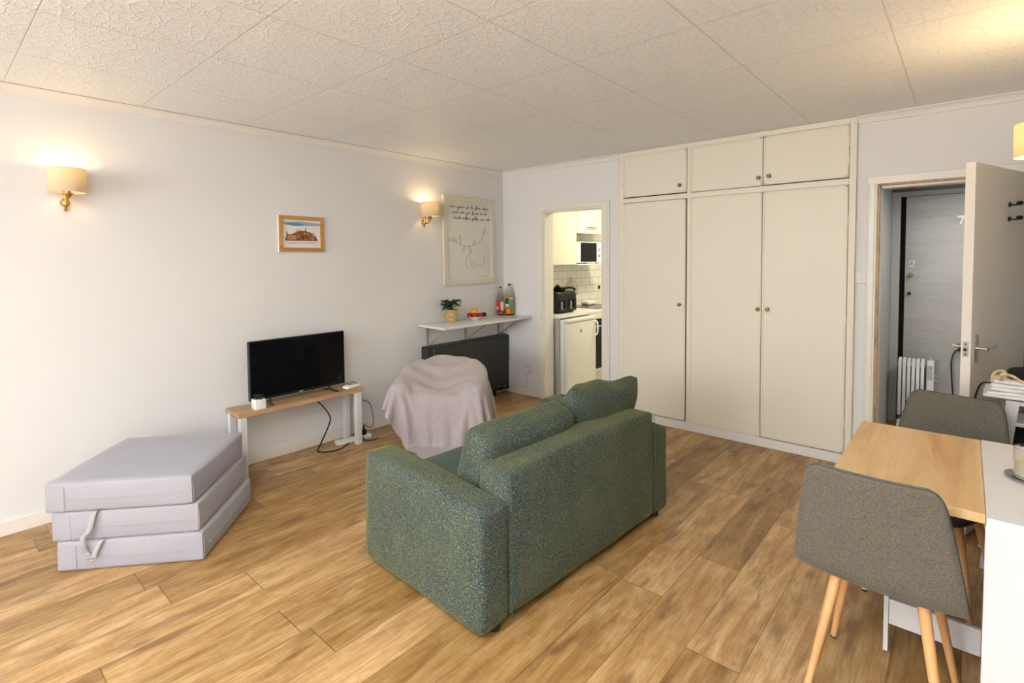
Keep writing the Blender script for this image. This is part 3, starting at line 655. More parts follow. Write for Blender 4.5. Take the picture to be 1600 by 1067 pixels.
for i in range(20):
    a = rr.uniform(0, 2*PI); rad = rr.uniform(.01, .075); hgt_ = rr.uniform(.05, .115); base_ = Vector((rr.uniform(-.02, .02), rr.uniform(-.02, .02), .105))
    tip = Vector((math.cos(a)*rad, math.sin(a)*rad*1.25-.008, .105+hgt_)); tube(bs, [base_, (base_+tip)/2+Vector((0, 0, .012)), tip], .0022, 5, 4)
    for k in range(11):
        a2 = rr.uniform(0, 2*PI); leaf(bl, tip-Vector((0, 0, rr.uniform(0, .02))), (math.cos(a2), math.sin(a2), rr.uniform(-.1, .9)), rr.uniform(.030, .050), rr.uniform(.009, .014))
obj('stems', bs, 'leaf', pb, world=False); lo = obj('foliage', bl, 'leaf', pb, world=False)
lo.modifiers.new('s', 'SOLIDIFY').thickness = .0008
# bottles
def bottle(loc, h, r, cap, liquid, lh, label, labels, cat='bottle', name='juice_bottle'):
    t_ = thing(name, label, cat, loc)
    b = BM(); lathe(b, [(0, 0), (r*.8, 0), (r, .012), (r, h*.56), (r*.93, h*.64), (r*.62, h*.78), (r*.36, h*.88), (r*.32, h*.955), (r*.30, h*.955), (r*.34, h*.88), (r*.59, h*.78), (r*.90, h*.64), (r*.965, h*.56), (r*.965, .014), (0, .004)], seg=28); obj('bottle_body', b, 'pet', t_, world=False)
    b = BM(); lathe(b, [(0, .006), (r*.955, .016), (r*.955, lh), (0, lh)], seg=28); obj('liquid', b, liquid, t_, world=False)
    b = BM(); lathe(b, [(0, h), (r*.36, h-.002), (r*.38, h*.95), (0, h*.95)], seg=20); obj('cap', b, cap, t_, world=False)
    for (za, zb, mt, a0, a1, ex_) in labels:
        b = BM(); n = 18; rr_ = r+.0006+ex_
        A_ = [b.verts.new((rr_*math.cos(a0+(a1-a0)*i/n), rr_*math.sin(a0+(a1-a0)*i/n), za)) for i in range(n+1)]; B_ = [b.verts.new((v.co.x, v.co.y, zb)) for v in A_]
        for i in range(n): b.faces.new((A_[i], A_[i+1], B_[i+1], B_[i]))
        q = obj('label_wrap', b, mt, t_, world=False); q.modifiers.new('s', 'SOLIDIFY').thickness = .0006
    return t_
va = math.atan2(-4.3, 3.8)   # direction towards the camera
bottle((.055, -.112, .868), .315, .042, 'black_plastic', 'amber', .055, 'squash bottle with red and white label, left of the two bottles on the shelf',
       [(.03, .165, 'red_label', va-1.5, va+.2, 0), (.05, .15, 'white_label', va+.1, va+1.4, .0004), (.06, .09, 'white_label', va-1.3, va-.5, .0008)])
bottle((.140, -.062, .868), .345, .050, 'black_plastic', 'juice', .075, 'larger orange juice bottle with teal label in the shelf corner',
       [(.08, .20, 'orange', va-1.5, va+1.5, 0), (.09, .175, 'teal_label', va-.2, va+1.3, .0004), (.125, .19, 'green_label', va-1.2, va-.1, .0008), (.10, .125, 'white_label', va-.9, va-.1, .0012)])

# ------------------------------------------------------------------ bench, television and small things
bn = thing('bench', 'low oak-topped bench with white legs carrying the television', 'bench', (.13, -2.45, 0))
obj('bench_top', box(BM(), .035, .265, -2.945, -1.990, .425, .456, .002), 'bench_wood', bn)
for x in (.040, .215):
    for y in (-2.935, -2.050): obj('leg', box(BM(), x, x+.045, y, y+.045, 0, .425, .002), 'white_lam', bn)
tv = thing('television', 'black flat-screen television standing on the low bench', 'television', (.15, -2.46, .456))
obj('case', box(BM(), .125, .158, -2.826, -2.088, .494, .918, .004), 'black_plastic', tv)
obj('screen', box(BM(), .1575, .1595, -2.820, -2.094, .512, .912, .001), 'glass_black', tv)
obj('rear_housing', box(BM(), .085, .127, -2.70, -2.22, .54, .80, .012), 'black_plastic', tv)
obj('maker_mark', box(BM(), .1594, .1602, -2.470, -2.440, .499, .505), 'white_plastic', tv, label='tiny white maker mark')
for s, y in ((-1, -2.68), (1, -2.215)):
    b = BM(); tube(b, [(.14, y, .50), (.14, y, .475), (.165, y+s*.008, .464), (.232, y+s*.02, .461)], .006, 8); tube(b, [(.14, y, .475), (.11, y-s*.005, .464), (.06, y-s*.01, .461)], .005, 8)
    obj('stand_foot', b, 'black_plastic', tv)
pp_ = thing('succulent_pot', 'small white cube pot with a dark succulent on the bench end', 'plant', (.222, -2.795, .456))
b = BM(); box(b, -.036, .036, -.036, .036, 0, .068, .004, 3); box(b, -.031, .031, -.031, .031, .0675, .070, .002); obj('pot', b, 'ceramic', pp_, world=False)
b = BM(); rr = random.Random(9)
for i in range(26):
    a = i*2.4; el = .25+.9*(i/26); leaf(b, (0, 0, .066), (math.cos(a)*math.cos(el), math.sin(a)*math.cos(el), math.sin(el)), rr.uniform(.04, .055), .007, .1)
lo = obj('succulent', b, 'leaf2', pp_, world=False); lo.modifiers.new('s', 'SOLIDIFY').thickness = .002
rt_ = thing('router', 'small white set-top box with tangled wires on the bench end', 'router', (.20, -2.06, .456), .2)
obj('case', softbox(.07, .125, .026, (0, 0, .003), .010, 8), 'white_plastic', rt_, world=False); rt_.location.z += .0135
b = BM(); tube(b, [(.0, -.03, .020), (.02, .0, .030), (-.02, .03, .028), (.0, .06, .018), (.03, .03, .020), (.01, -.04, .021)], .0016, 6); tube(b, [(-.03, -.06, .012), (-.05, -.03, .02), (-.03, .03, .024), (.0, .05, .018)], .0016, 6)
obj('wires', b, 'black_plastic', rt_, world=False)
b = BM(); tube(b, [(.05, -2.30, .62), (.03, -2.29, .45), (.05, -2.32, .40), (.11, -2.28, .36), (.16, -2.235, .27), (.155, -2.23, .20), (.14, -2.30, .05), (.15, -2.33, .006), (.22, -2.30, .006), (.25, -2.20, .006), (.20, -2.11, .006), (.19, -2.085, .008)], .0055, 8, 10)
tag(obj('power_cable', b, 'black_plastic'), 'thick black cable hanging from the television down to the floor', 'cable')
b = BM(); tube(b, [(.05, -2.16, .50), (.025, -2.17, .43), (.05, -2.22, .395), (.08, -2.27, .40), (.06, -2.33, .42), (.025, -2.36, .44), (.02, -2.37, .52)], .0025, 6); tag(obj('aerial_cable', b, 'black_plastic'), 'thin dark cable looping just under the bench top', 'cable')
b = BM(); tube(b, [(.13, -2.02, .47), (.08, -1.985, .44), (.03, -1.95, .38), (.03, -1.86, .29), (.03, -1.78, .24), (.05, -1.76, .10), (.12, -1.83, .06), (.16, -1.925, .115)], .003, 6); tag(obj('charger_cable', b, 'black_plastic'), 'thin black cable from the bench end behind the armchair', 'cable')
ps = thing('power_strip', 'white socket strip on the floor under the bench end', 'power strip', (.150, -2.02, 0), -.10)
obj('strip_body', box(BM(), -.03, .03, -.15, .15, 0, .034, .006), 'white_plastic', ps, world=False)
for y in (-.10, -.035): 
    b = BM()
    for (dx, dy) in ((0, .012), (-.009, -.006), (.009, -.006)): box(b, dx-.002, dx+.002, y+dy-.004, y+dy+.004, .0335, .0345)
    obj('outlet', b, 'grey_plastic', ps, world=False)
for (x_, y_, h_, lb) in ((.158, -1.930, .068, 'tall black plug standing in the socket strip'), (.150, -1.990, .034, 'flat black plug in the socket strip')):
    b = BM(); box(b, x_-.022, x_+.022, y_-.022, y_+.022, .034, .036+h_*.6, .006); tube(b, [(x_, y_, .03+h_*.6), (x_-.005, y_+.01, .04+h_)], .006, 8, 4); tag(obj('plug', b, 'black_plastic'), lb, 'plug')
b = BM(); tube(b, [(.160, -1.99, .065), (.200, -1.985, .05), (.235, -1.965, .01), (.27, -1.90, .006), (.26, -1.85, .006)], .0045, 8); tag(obj('plug_lead', b, 'black_plastic'), 'short black lead curling from the socket strip onto the floor', 'cable')

# ------------------------------------------------------------------ folded mattress
ma = math.atan2(.49, .43)
mt_ = thing('folded_mattress', 'grey fold-out mattress folded in three on the floor beside the wall', 'mattress', (.66, -3.945, 0), ma)
# local: x along the front edge, y back towards the wall
offs = [(.010, .0, 0), (-.012, .006, .008), (-.030, -.002, 0)]
for i in range(3):
    sb = softbox(.655, .655, .146, (.010, .010, .004), .011, 16, .0022, i*3+1, 5); s = BM(); merge(s, sb)
    dx, dy, rzz = offs[i]; s.transform(Matrix.Translation((.327+dx, .327+dy, .073+i*.1445)) @ Matrix.Rotation(rzz, 4, 'Z'))
    sec = obj('mattress_section', s, 'mattress', mt_, world=False, angle=70)
    b = BM(); zc = .078+i*.1445-.012; k = .010
    tube(b, [(.09+dx, dy-k, zc), (.35+dx, dy-k-.003, zc-.001), (.62+dx, dy-k+.002, zc+.004)], .0013, 5); tube(b, [(.655+dx+k-.002, .03+dy, zc+.006), (.655+dx+k+.004, .33+dy, zc+.003), (.655+dx+k-.002, .62+dy, zc)], .0013, 5)
    tube(b, [(.088+dx, dy-.006, zc-.055), (.088+dx, dy-.0085, zc), (.088+dx, dy-.006, zc+.06)], .0013, 5)
    tube(b, [(.66+dx+.0, dy-.0, zc-.055), (.662+dx, dy-.002, zc), (.66+dx, dy, zc+.05)], .0010, 5)
    obj('piping_seam', b, 'grey_plastic', sec, world=False)
b = BM()
def ribbon(b, pts, w_, axis=Vector((1, 0, 0)), th=.0016):
    P = smooth_path(pts, 6); A_ = []; 
    for i, p_ in enumerate(P): A_.append((b.verts.new(p_-axis*w_/2), b.verts.new(p_+axis*w_/2)))
    for a_, c_ in zip(A_, A_[1:]): b.faces.new((a_[0], a_[1], c_[1], c_[0]))
ribbon(b, [(.192, .01, .289), (.190, -.016, .286), (.180, -.022, .24), (.170, -.030, .20), (.150, -.034, .18), (.145, -.028, .13), (.150, -.018, .095), (.165, -.022, .085)], .024)
ribbon(b, [(.215, .01, .1445), (.212, -.014, .142), (.200, -.026, .11), (.185, -.030, .075)], .022)
st = obj('carry_strap', b, 'strap', mt_, world=False); st.modifiers.new('s', 'SOLIDIFY').thickness = .002
b = BM(); tube(b, [(.168, -.032, .075), (.203, -.032, .078), (.203, -.034, .066), (.168, -.034, .062), (.168, -.032, .075)], .0025, 6, 2); obj('buckle', b, 'chrome', st, world=False)

# ------------------------------------------------------------------ sofa
SR = -.052
sf = thing('sofa', 'green tweed two-seat sofa seen from behind, centre of the room', 'sofa', (2.548, -2.958, 0), SR)
# local: +x to the seat side is negative world x -> use local x<0 for the seat, y along the back
LS, DS = 1.475, .85
def soft(x0, x1, y0, y1, z0, z1, bulge, r, amp=.004, seed=0, n=16, sc_=4):
    b = BM(); merge(b, softbox(x1-x0, y1-y0, z1-z0, bulge, r, n, amp, seed, sc_)); b.transform(Matrix.Translation(((x0+x1)/2, (y0+y1)/2, (z0+z1)/2))); return b
for k, (ya, yb) in enumerate(((0, .165), (LS-.165, LS))):
    b = soft(-DS, 0, ya, yb, .022, .522, (.004, .006, .008), .028, .005, 3+k)
    for v in b.verts:
        u = -v.co.x/DS; h = (v.co.z-.022)/.5
        v.co.z += .030*u*h - .012*h*(1-u)
        v.co.y += (-.012 if k == 0 else .012)*(1-h)*(.5+.5*u)   # loose cover flares at the hem
    obj('armrest', b, 'sofa', sf, world=False, angle=60)
b = soft(-.185, .006, .158, LS-.158, .035, .620, (.006, 0, .004), .022, .004, 9)
for v in b.verts: v.co.z += .012*math.sin((v.co.y)/LS*PI)*(v.co.z > .5); v.co.x += -.02*max(0, (v.co.z-.3)/.3)*(v.co.x > -.1)*.4
obj('back_frame', b, 'sofa', sf, world=False, angle=60)
obj('seat_base', soft(-DS+.02, -.17, .16, LS-.16, .04, .29, (.005, 0, 0), .02, .003, 5), 'sofa', sf, world=False, angle=60)
for k in range(2):
    y_ = .168+k*.563; obj('seat_cushion', soft(-DS-.005, -.18, y_, y_+.559, .27, .415, (.006, .004, .014), .035, .004, 20+k), 'sofa_dark', sf, world=False, angle=70)
b = BM()
for pts in ([(.0085, .163, .03), (.0105, .163, .30), (.0095, .163, .50), (-.0, .163, .60), (-.02, .163, .622)], [(.0085, LS-.163, .03), (.0105, LS-.163, .30), (.0095, LS-.163, .5), (0, LS-.163, .60)]):
    b = BM(); tube(b, pts, .0022, 6); obj('cover_seam', b, 'sofa_dark', sf, world=False)
def backcushion(yc, w_, h_, th, lean, rot, seed, zb, puff, amp, xo, label=None, r=.055, pk=1.0):
    s = softbox(w_, th, h_, (.006, puff, .012), r, 18, amp, seed, 5.5)
    for v in s.verts:  # pinched corners
        a_ = abs(v.co.x)/(w_/2); c_ = abs(v.co.z)/(h_/2); pinch = (a_*c_)**3
        v.co.y *= 1-.6*pk*min(1, pinch); v.co.x *= 1+.05*pk*pinch; v.co.z *= 1+.10*pk*pinch
    b = BM(); merge(b, s)
    b.transform(Matrix.Translation((xo, yc, zb+h_/2)) @ Matrix.Rotation(rot, 4, 'X') @ Matrix.Rotation(lean, 4, 'Y') @ Matrix.Rotation(PI/2, 4, 'Z'))
    o = obj('back_cushion', b, 'sofa', sf, world=False, angle=80, label=label); return o
backcushion(.50, .63, .34, .19, .28, .02, 31, .39, .020, .008, -.272, 'plump square cushion', .045, .3)
backcushion(1.10, .60, .38, .14, .30, -.09, 47, .40, .035, .026, -.245, 'creased cushion with pointed corner', .028, 1.6)
b = BM(); lathe(b, [(0, .02), (.006, .016), (.010, 0), (.012, -.018), (0, -.02)], (-.40, .20, .445), 10); obj('tassel', b, 'white_cloth', sf, world=False, label='small white tassel')
for (x_, y_) in ((-.05, .10), (-.05, LS-.10), (-DS+.08, .10), (-DS+.08, LS-.10)): obj('foot', lathe(BM(), [(0, 0), (.020, 0), (.022, .01), (.024, .045), (0, .045)], (x_+(.02 if x_ > -.1 else 0), y_, 0), 16), 'black_plastic', sf, world=False)

# ------------------------------------------------------------------ armchair + draped blanket (simulated)
CH = Vector((.585, -1.420)); CA = math.radians(40)
ac = thing('armchair', 'dark green tub armchair hidden under a lilac blanket', 'armchair', (CH.x, CH.y, 0), CA)
RA, TH = .300, .050   # centre line radius and half thickness of the wrap-round back
def upath(n=26):
    pts = [Vector((-RA, -.285)), Vector((-RA, -.15))]
    for i in range(n+1): a = PI-PI*i/n; pts.append(Vector((RA*math.cos(a), RA*math.sin(a)*.85-.0)))
    pts += [Vector((RA, -.15)), Vector((RA, -.285))]; return pts
def ztop(y): return .50+.09*min(1, max(0, (y+.10)/.30))
b = BM(); P = upath(); secs = []
for i, p_ in enumerate(P):
    tg = (P[min(i+1, len(P)-1)]-P[max(i-1, 0)]).normalized(); nn = Vector((-tg.y, tg.x)); zt = ztop(p_.y); ring = []
    fe = .62 if i in (0, len(P)-1) else 1
    for (u, z) in ((-fe, .12), (-fe, zt-.04), (-.6*fe, zt-.016), (0, zt-.008), (.6*fe, zt-.016), (fe, zt-.04), (fe, .12)): ring.append(b.verts.new((p_.x+nn.x*TH*u, p_.y+nn.y*TH*u, z)))
    secs.append(ring)
for r0, r1 in zip(secs, secs[1:]):
    for k in range(7): b.faces.new((r0[k], r0[(k+1) % 7], r1[(k+1) % 7], r1[k]))
b.faces.new(secs[0]); b.faces.new(secs[-1][::-1]); obj('wrap_back', b, 'armchair', ac, world=False, angle=50)
obj('seat', soft(-.245, .245, -.33, .22, .15, .40, (0, .008, .012), .04, .002, 2, 10), 'armchair', ac, world=False, angle=70)
for (x_, y_) in ((-.27, -.27), (.27, -.27), (-.24, .2), (.24, .2)): obj('leg', cyl(BM(), (x_*1.04, y_*1.04, 0), (x_, y_, .13), .014, .02, 14), 'leg_wood', ac, world=False)

def sdf(P_):
    x, y, z = P_[:, 0], P_[:, 1], P_[:, 2]
    # wrap-round back and arms
    ax = np.abs(x); yy = y/.85
    dpos = np.abs(np.sqrt(x*x+np.maximum(yy, 0)**2+1e-12)-RA)
    dneg = np.sqrt((ax-RA)**2+np.maximum(-.30-y, 0)**2)
    d2 = np.where(y > 0, dpos, dneg)-(TH-.02)
    zt = .50+.09*np.clip((y+.10)/.30, 0, 1)
    dz = np.maximum(z-(zt-.03), .1-z)
    o1 = np.minimum(np.maximum(d2, dz), 0)+np.sqrt(np.maximum(d2, 0)**2+np.maximum(dz, 0)**2)-.03
    q = np.stack([np.abs(x)-.21, np.abs(y+.055)-.24, np.abs(z-.26)-.11], 1)
    o2 = np.minimum(q.max(1), 0)+np.sqrt((np.maximum(q, 0)**2).sum(1))-.04
    return np.minimum(np.minimum(o1, o2), z)
def drape(nx, ny, sp, org, rotz, steps=330, iters=14, wallx=None):
    gx, gy = np.meshgrid(np.arange(nx)*sp, np.arange(ny)*sp, indexing='ij'); gx = gx-gx.mean(); gy = gy-gy.mean()
    c_, s_ = math.cos(rotz), math.sin(rotz)
    X_ = org[0]+gx*c_-gy*s_; Y_ = org[1]+gx*s_+gy*c_; kw = 2*PI/.125     # laid down slightly gathered
    P_ = np.stack([org[0]+(X_-org[0])*.86+.012*np.sin(Y_*9), Y_, .66+.0155*np.sin(X_*kw+1.3*np.sin(Y_*4+1))+.01*np.sin(Y_*11)], -1)
    V = np.zeros_like(P_); dt = .012
    pairs = []
    def add(di, dj):
        L = sp*math.hypot(di, dj)
        for par in (0, 1):
            for ax_ in ((0,) if dj == 0 else (1,)):
                I = np.arange(nx-di) if di >= 0 else np.arange(-di, nx); J = np.arange(ny-dj)
                if dj == 0: I = I[(I//max(di, 1)) % 2 == par]
                else: J = J[(J//dj) % 2 == par]
                II, JJ = np.meshgrid(I, J, indexing='ij'); II = II.ravel(); JJ = JJ.ravel()
                pairs.append((II*ny+JJ, (II+di)*ny+JJ+dj, L, 1.0 if abs(di)+dj == 1 else (.5 if max(abs(di), dj) == 1 else .03)))
    add(1, 0); add(0, 1); add(1, 1); add(-1, 1); add(2, 0); add(0, 2)
    P_ = P_.reshape(-1, 3); V = V.reshape(-1, 3); G = np.array([0, 0, -9.8]); th = .013
    Rm = np.array([[math.cos(CA), -math.sin(CA)], [math.sin(CA), math.cos(CA)]])
    for s in range(steps):
        V = (V+G*dt)*.985; old = P_.copy(); P_ = P_+V*dt
        for it in range(iters):
            for (a_, c2, L, k) in pairs:
                d = P_[c2]-P_[a_]; l = np.sqrt((d*d).sum(1))+1e-9; cor = (d*((l-L)/l*.5*k)[:, None]); P_[a_] += cor; P_[c2] -= cor
            if it % 3 == 2 or it == iters-1:
                D = sdf(P_)-th; hit = D < 0
                if hit.any():
                    Q = P_[hit]; e = .002; g_ = np.stack([sdf(Q+np.eye(3)[i]*e)-sdf(Q-np.eye(3)[i]*e) for i in range(3)], 1)/(2*e)
                    g_ /= (np.sqrt((g_*g_).sum(1))[:, None]+1e-9); Q2 = Q-g_*D[hit][:, None]
                    mv = Q2-old[hit]; mn = (mv*g_).sum(1)[:, None]*g_; P_[hit] = Q2-(mv-mn)*(.34 if s < steps*.3 else .55)
                # keep it off the room wall (x = 0)
                wx = CH.x+P_[:, 0]*Rm[0, 0]+P_[:, 1]*Rm[0, 1]; h2 = wx < .02
                if h2.any(): dd = (.02-wx[h2]); P_[h2, 0] += dd*Rm[0, 0]; P_[h2, 1] += dd*Rm[0, 1]
        V = (P_-old)/dt; sp_ = np.sqrt((V*V).sum(1)); lim = 3.0; V *= np.minimum(1, lim/(sp_+1e-9))[:, None]
        if s > steps*.8: V *= .9
    return P_
NX, NY, SP = 66, 62, .0215
PB = drape(NX, NY, SP, (.055, -.06), math.radians(40))
# hanging parts fall in folds that deepen towards the hem
for q in PB:
    x, y, z = q
    ff = min(1, max(0, (-.34-y)/.06)); fs = min(1, max(0, (abs(x)-.33)/.06))*(1-ff); dpt = min(1, max(0, (.44-z)/.28))
    ph = 1.2*math.sin(y*3+x*2)+.5*math.sin(z*6)
    q[1] -= ff*dpt*.036*(math.sin(x*46+ph)+.45*math.sin(x*83+2.1)-.2)
    q[0] += math.copysign(1, x)*fs*dpt*.034*(math.sin(y*44+ph)+.4*math.sin(y*71+.7))
    # slack inside the seat and over the back
    ins = min(1, max(0, (.30-abs(x))/.12))*min(1, max(0, (y+.34)/.1))
    q[2] += ins*.016*(math.sin(math.hypot(x-.02, y-.62)*38)+.5*math.sin(x*21+y*9)); q[2] += (1-ins)*(1-dpt)*.004*math.sin(x*40+y*25)
    if z < .03: q[2] = max(z, .012)
b = BM(); vs = [b.verts.new(p_) for p_ in PB]
for i in range(NX-1):
    for j in range(NY-1): b.faces.new((vs[i*NY+j], vs[(i+1)*NY+j], vs[(i+1)*NY+j+1], vs[i*NY+j+1]))
b.transform(MW[ac.name]); bl = tag(obj('blanket', b, 'blanket', angle=180), 'lilac-grey fleece blanket draped over the armchair', 'blanket')
sm = bl.modifiers.new('smooth', 'SMOOTH'); sm.factor = .5; sm.iterations = 1
so = bl.modifiers.new('s', 'SOLIDIFY'); so.thickness = .006; so.offset = 1; modsub(bl, 1)

# ------------------------------------------------------------------ dining table by the right wall
tb = thing('drop_leaf_table', 'white wall-side table with light oak leaf at the right of the photo', 'table', (3.95, -1.97, 0))
obj('oak_leaf', box(BM(), 3.585, 3.976, -2.368, -1.575, .722, .750, .002), 'table_wood', tb, label='light oak leaf')
obj('white_top', box(BM(), 3.977, W-.003, -2.392, -1.572, .728, .751, .0015), 'lit_table_white', tb, label='white table top')
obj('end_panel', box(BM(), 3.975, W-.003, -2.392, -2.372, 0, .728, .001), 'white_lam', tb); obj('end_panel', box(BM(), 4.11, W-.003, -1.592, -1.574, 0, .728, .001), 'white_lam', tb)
b = BM(); box(b, 3.712, 3.727, -1.985, -1.925, 0, .720, .001); box(b, 3.727, 3.985, -1.978, -1.962, .105, .200, .001); box(b, 3.727, 3.985, -1.978, -1.962, .65, .72, .001)
obj('gate_leg', b, 'white_lam', tb)
b = BM(); box(b, 4.09, W-.01, -2.37, -1.60, .36, .378); obj('lower_shelf', b, 'white_lam', tb)
cn = thing('candle', 'lit jar candle on a round metal dish at the table edge', 'candle', (4.100, -1.975, .751))
lathe_d = BM(); lathe(lathe_d, [(0, .002), (.060, .002), (.070, .008), (.072, .012), (.069, .012), (.058, .006), (0, .006)], seg=36); obj('dish', lathe_d, 'steel', cn, world=False)
b = BM(); lathe(b, [(0, .008), (.048, .008), (.051, .012), (.052, .105), (.0495, .105), (.0485, .016), (0, .014)], seg=36); obj('glass_jar', b, 'clear', cn, world=False)
b = BM(); lathe(b, [(0, .0165), (.0475, .0165), (.0475, .055), (.044, .052), (0, .051)], seg=36); obj('wax', b, 'wax', cn, world=False)
b = BM(); lathe(b, [(0, .055), (.004, .060), (.005, .066), (.002, .078), (0, .082)], seg=12); obj('flame', b, 'flame', cn, world=False)

# ------------------------------------------------------------------ shell chairs
def shell_chair(label):
    t_ = thing('dining_chair', label, 'chair', (0, 0, 0), 0, 'taupe shell chairs at the table')
    # profile (y forward, z, half width, edge lift) : seat front -> seat -> back top
    prof = [(.225, .430, .125, .0), (.215, .440, .150, .004), (.15, .443, .178, .010), (.05, .435, .196, .014), (-.05, .430, .210, .016), (-.12, .432, .220, .016), (-.165, .445, .223, .016),
            (-.195, .478, .222, .018), (-.216, .540, .214, .020), (-.236, .610, .204, .020), (-.254, .680, .193, .018), (-.271, .745, .182, .016), (-.283, .792, .172, .014), (-.291, .820, .158, .012), (-.295, .833, .135, .010)]
    PV = [Vector((p_[0], p_[1], p_[2])) for p_ in prof]; PL = smooth_path([(p_[3], 0, 0) for p_ in prof], 3)
    prof = [(q.x, q.y, q.z, e_.x) for q, e_ in zip(smooth_path(PV, 3), PL)]
    b = BM(); rows = []; N = 20
    for i, (y, z, hw, lf_) in enumerate(prof):
        j0, j1 = prof[max(i-1, 0)], prof[min(i+1, len(prof)-1)]; tg = Vector((0, j1[0]-j0[0], j1[1]-j0[1])).normalized(); nrm = Vector((0, tg.z, -tg.y))
        if nrm.z < 0 and i < 17: nrm = -nrm
        if i >= 17 and nrm.y < 0: nrm = -nrm
        row = []
        for k in range(N+1):
            u = -1+2*k/N; x = hw*math.sin(u*PI/2)**1 if False else hw*u; e = lf_*abs(u)**2.2
            row.append(b.verts.new(Vector((x, y, z))+nrm*e))
        rows.append(row)
    for r0, r1 in zip(rows, rows[1:]):
        for k in range(N): b.faces.new((r0[k], r0[k+1], r1[k+1], r1[k]))
    edge = [v.co.copy() for v in rows[0]]+[r[-1].co.copy() for r in rows[1:]]+[v.co.copy() for v in rows[-1][::-1]][1:]+[r[0].co.copy() for r in rows[::-1]][1:]
    sh_ = obj('seat_shell', b, 'chair_fabric', t_, world=False, angle=180)
    so_ = sh_.modifiers.new('s', 'SOLIDIFY'); so_.thickness = .024; so_.offset = 0
    b = BM(); tube(b, edge, .004, 6, 0); 
    pi_ = obj('piping', b, 'chair_seam', sh_, world=False)
    b = BM(); box(b, -.12, .12, -.10, .13, .405, .424, .006); obj('under_frame', b, 'black_plastic', t_, world=False)
    for (sx_, sy_) in ((-1, -1), (1, -1), (-1, 1), (1, 1)):
        b = BM(); top = Vector((sx_*.115, sy_*.11+.01, .415)); ft = Vector((sx_*.184, sy_*.19, .004)); cyl(b, ft, top, .0105, .0175, 18); l_ = obj('leg', b, 'leg_wood', t_, world=False)
        obj('foot_pad', cyl(BM(), (ft.x, ft.y, 0), (ft.x, ft.y, .008), .011, .011, 12), 'black_plastic', l_, world=False)
    return t_
c1 = shell_chair('taupe felt shell chair with beech legs at the near side of the table')
c1.location = (3.732, -2.225, 0); c1.rotation_euler = (0, 0, math.radians(-3))
c2 = dup(c1, (3.83, -1.47, 0), math.radians(180-13), label='taupe felt shell chair at the far side of the table, half hidden by it')

# ------------------------------------------------------------------ white folding rack with its load, behind the far chair
rk = thing('folding_rack', 'white slanted-leg rack carrying folded cloth behind the far chair', 'rack', (4.12, -.93, 0))
b = BM(); box(b, 4.075, W-.012, -1.05, -.83, .795, .812, .002); obj('rack_top', b, 'white_lam', rk)
box_b = BM(); box(box_b, 4.085, W-.012, -1.055, -.83, .70, .716, .002); obj('lower_board', box_b, 'white_lam', rk)
for (ya, yb) in ((-1.062, -1.046), (-.83, -.814)):
    b = BM(); prism(b, [(4.070, .815), (4.115, .815), (4.035, 0.0), (3.995, 0.0)], ya, yb, 'XZY', bev=.001); l_ = obj('slanted_leg', b, 'white_lam', rk)
    obj('bolt', cyl(BM(), (4.075, ya-.003, .70), (4.075, ya, .70), .007), 'grey_plastic', l_)
    b = BM(); prism(b, [(4.20, .815), (4.228, .815), (4.228, 0.0), (4.20, 0.0)], ya, yb, 'XZY'); obj('back_leg', b, 'white_lam', rk)
cf = thing('folded_cloth', 'stack of folded white cloth on the white rack', 'cloth', (4.10, -.95, .812))
for i in range(5):
    b = BM(); merge(b, softbox(.235-.008*i, .20-.01*i, .018, (.002, .002, .001), .008, 8, .004, 60+i, 9)); b.transform(Matrix.Translation((4.112+.004*i, -.94, .8225+i*.0165)) @ Matrix.Rotation(.05*((i % 3)-1), 4, 'Z'))
    obj('fold', b, 'white_cloth', cf)
b = BM()
for k in range(2): tube(b, [(4.045+.01*k, -1.03, .900), (4.055, -1.045, .935-.006*k), (4.09, -1.04, .925+.004*k), (4.13, -1.05, .905-.004*k), (4.18, -1.045, .905), (4.222, -1.03, .905+.005*k)], .0055-.001*k, 8)
tube(b, [(4.02, -1.02, .902), (4.03, -1.03, .935), (4.055, -1.02, .945), (4.075, -1.03, .925)], .006, 8)
tag(obj('straw_strap', b, 'straw'), 'plaited straw strap lying across the folded cloth', 'strap')
b = BM(); merge(b, softbox(.15, .10, .045, (.003, .003, .01), .018, 8, .008, 77, 10)); b.transform(Matrix.Translation((4.155, -.93, .922)))
tube(b, [(4.165, -.97, .935), (4.17, -1.0, .975), (4.195, -1.0, .995), (4.222, -.99, .975), (4.22, -.97, .94)], .007, 8)
tag(obj('black_bag', b, 'black_fabric'), 'crumpled black bag with a loop handle on top of the folded cloth', 'bag')
b = BM(); merge(b, softbox(.19, .17, .11, (.01, .01, .02), .04, 10, .03, 88, 12)); b.transform(Matrix.Translation((4.125, -.935, .600)) ); 
for q in range(5): tube(b, [(4.06+.03*q, -1.0, .60), (4.05+.035*q, -1.05, .55-.01*q), (4.07+.03*q, -1.03, .47)], .012, 8)
tag(obj('black_clothes', b, 'black_fabric'), 'tangle of black clothes hanging under the white rack', 'clothes')
b = BM(); tube(b, [(4.02, -1.0, .88), (3.985, -1.0, .87), (3.965, -.98, .80), (3.955, -.97, .70), (3.96, -.96, .5), (3.98, -.95, .3)], .0045, 8); tag(obj('black_lead', b, 'black_plastic'), 'black lead hanging from the cloth stack beside the open door', 'cable')

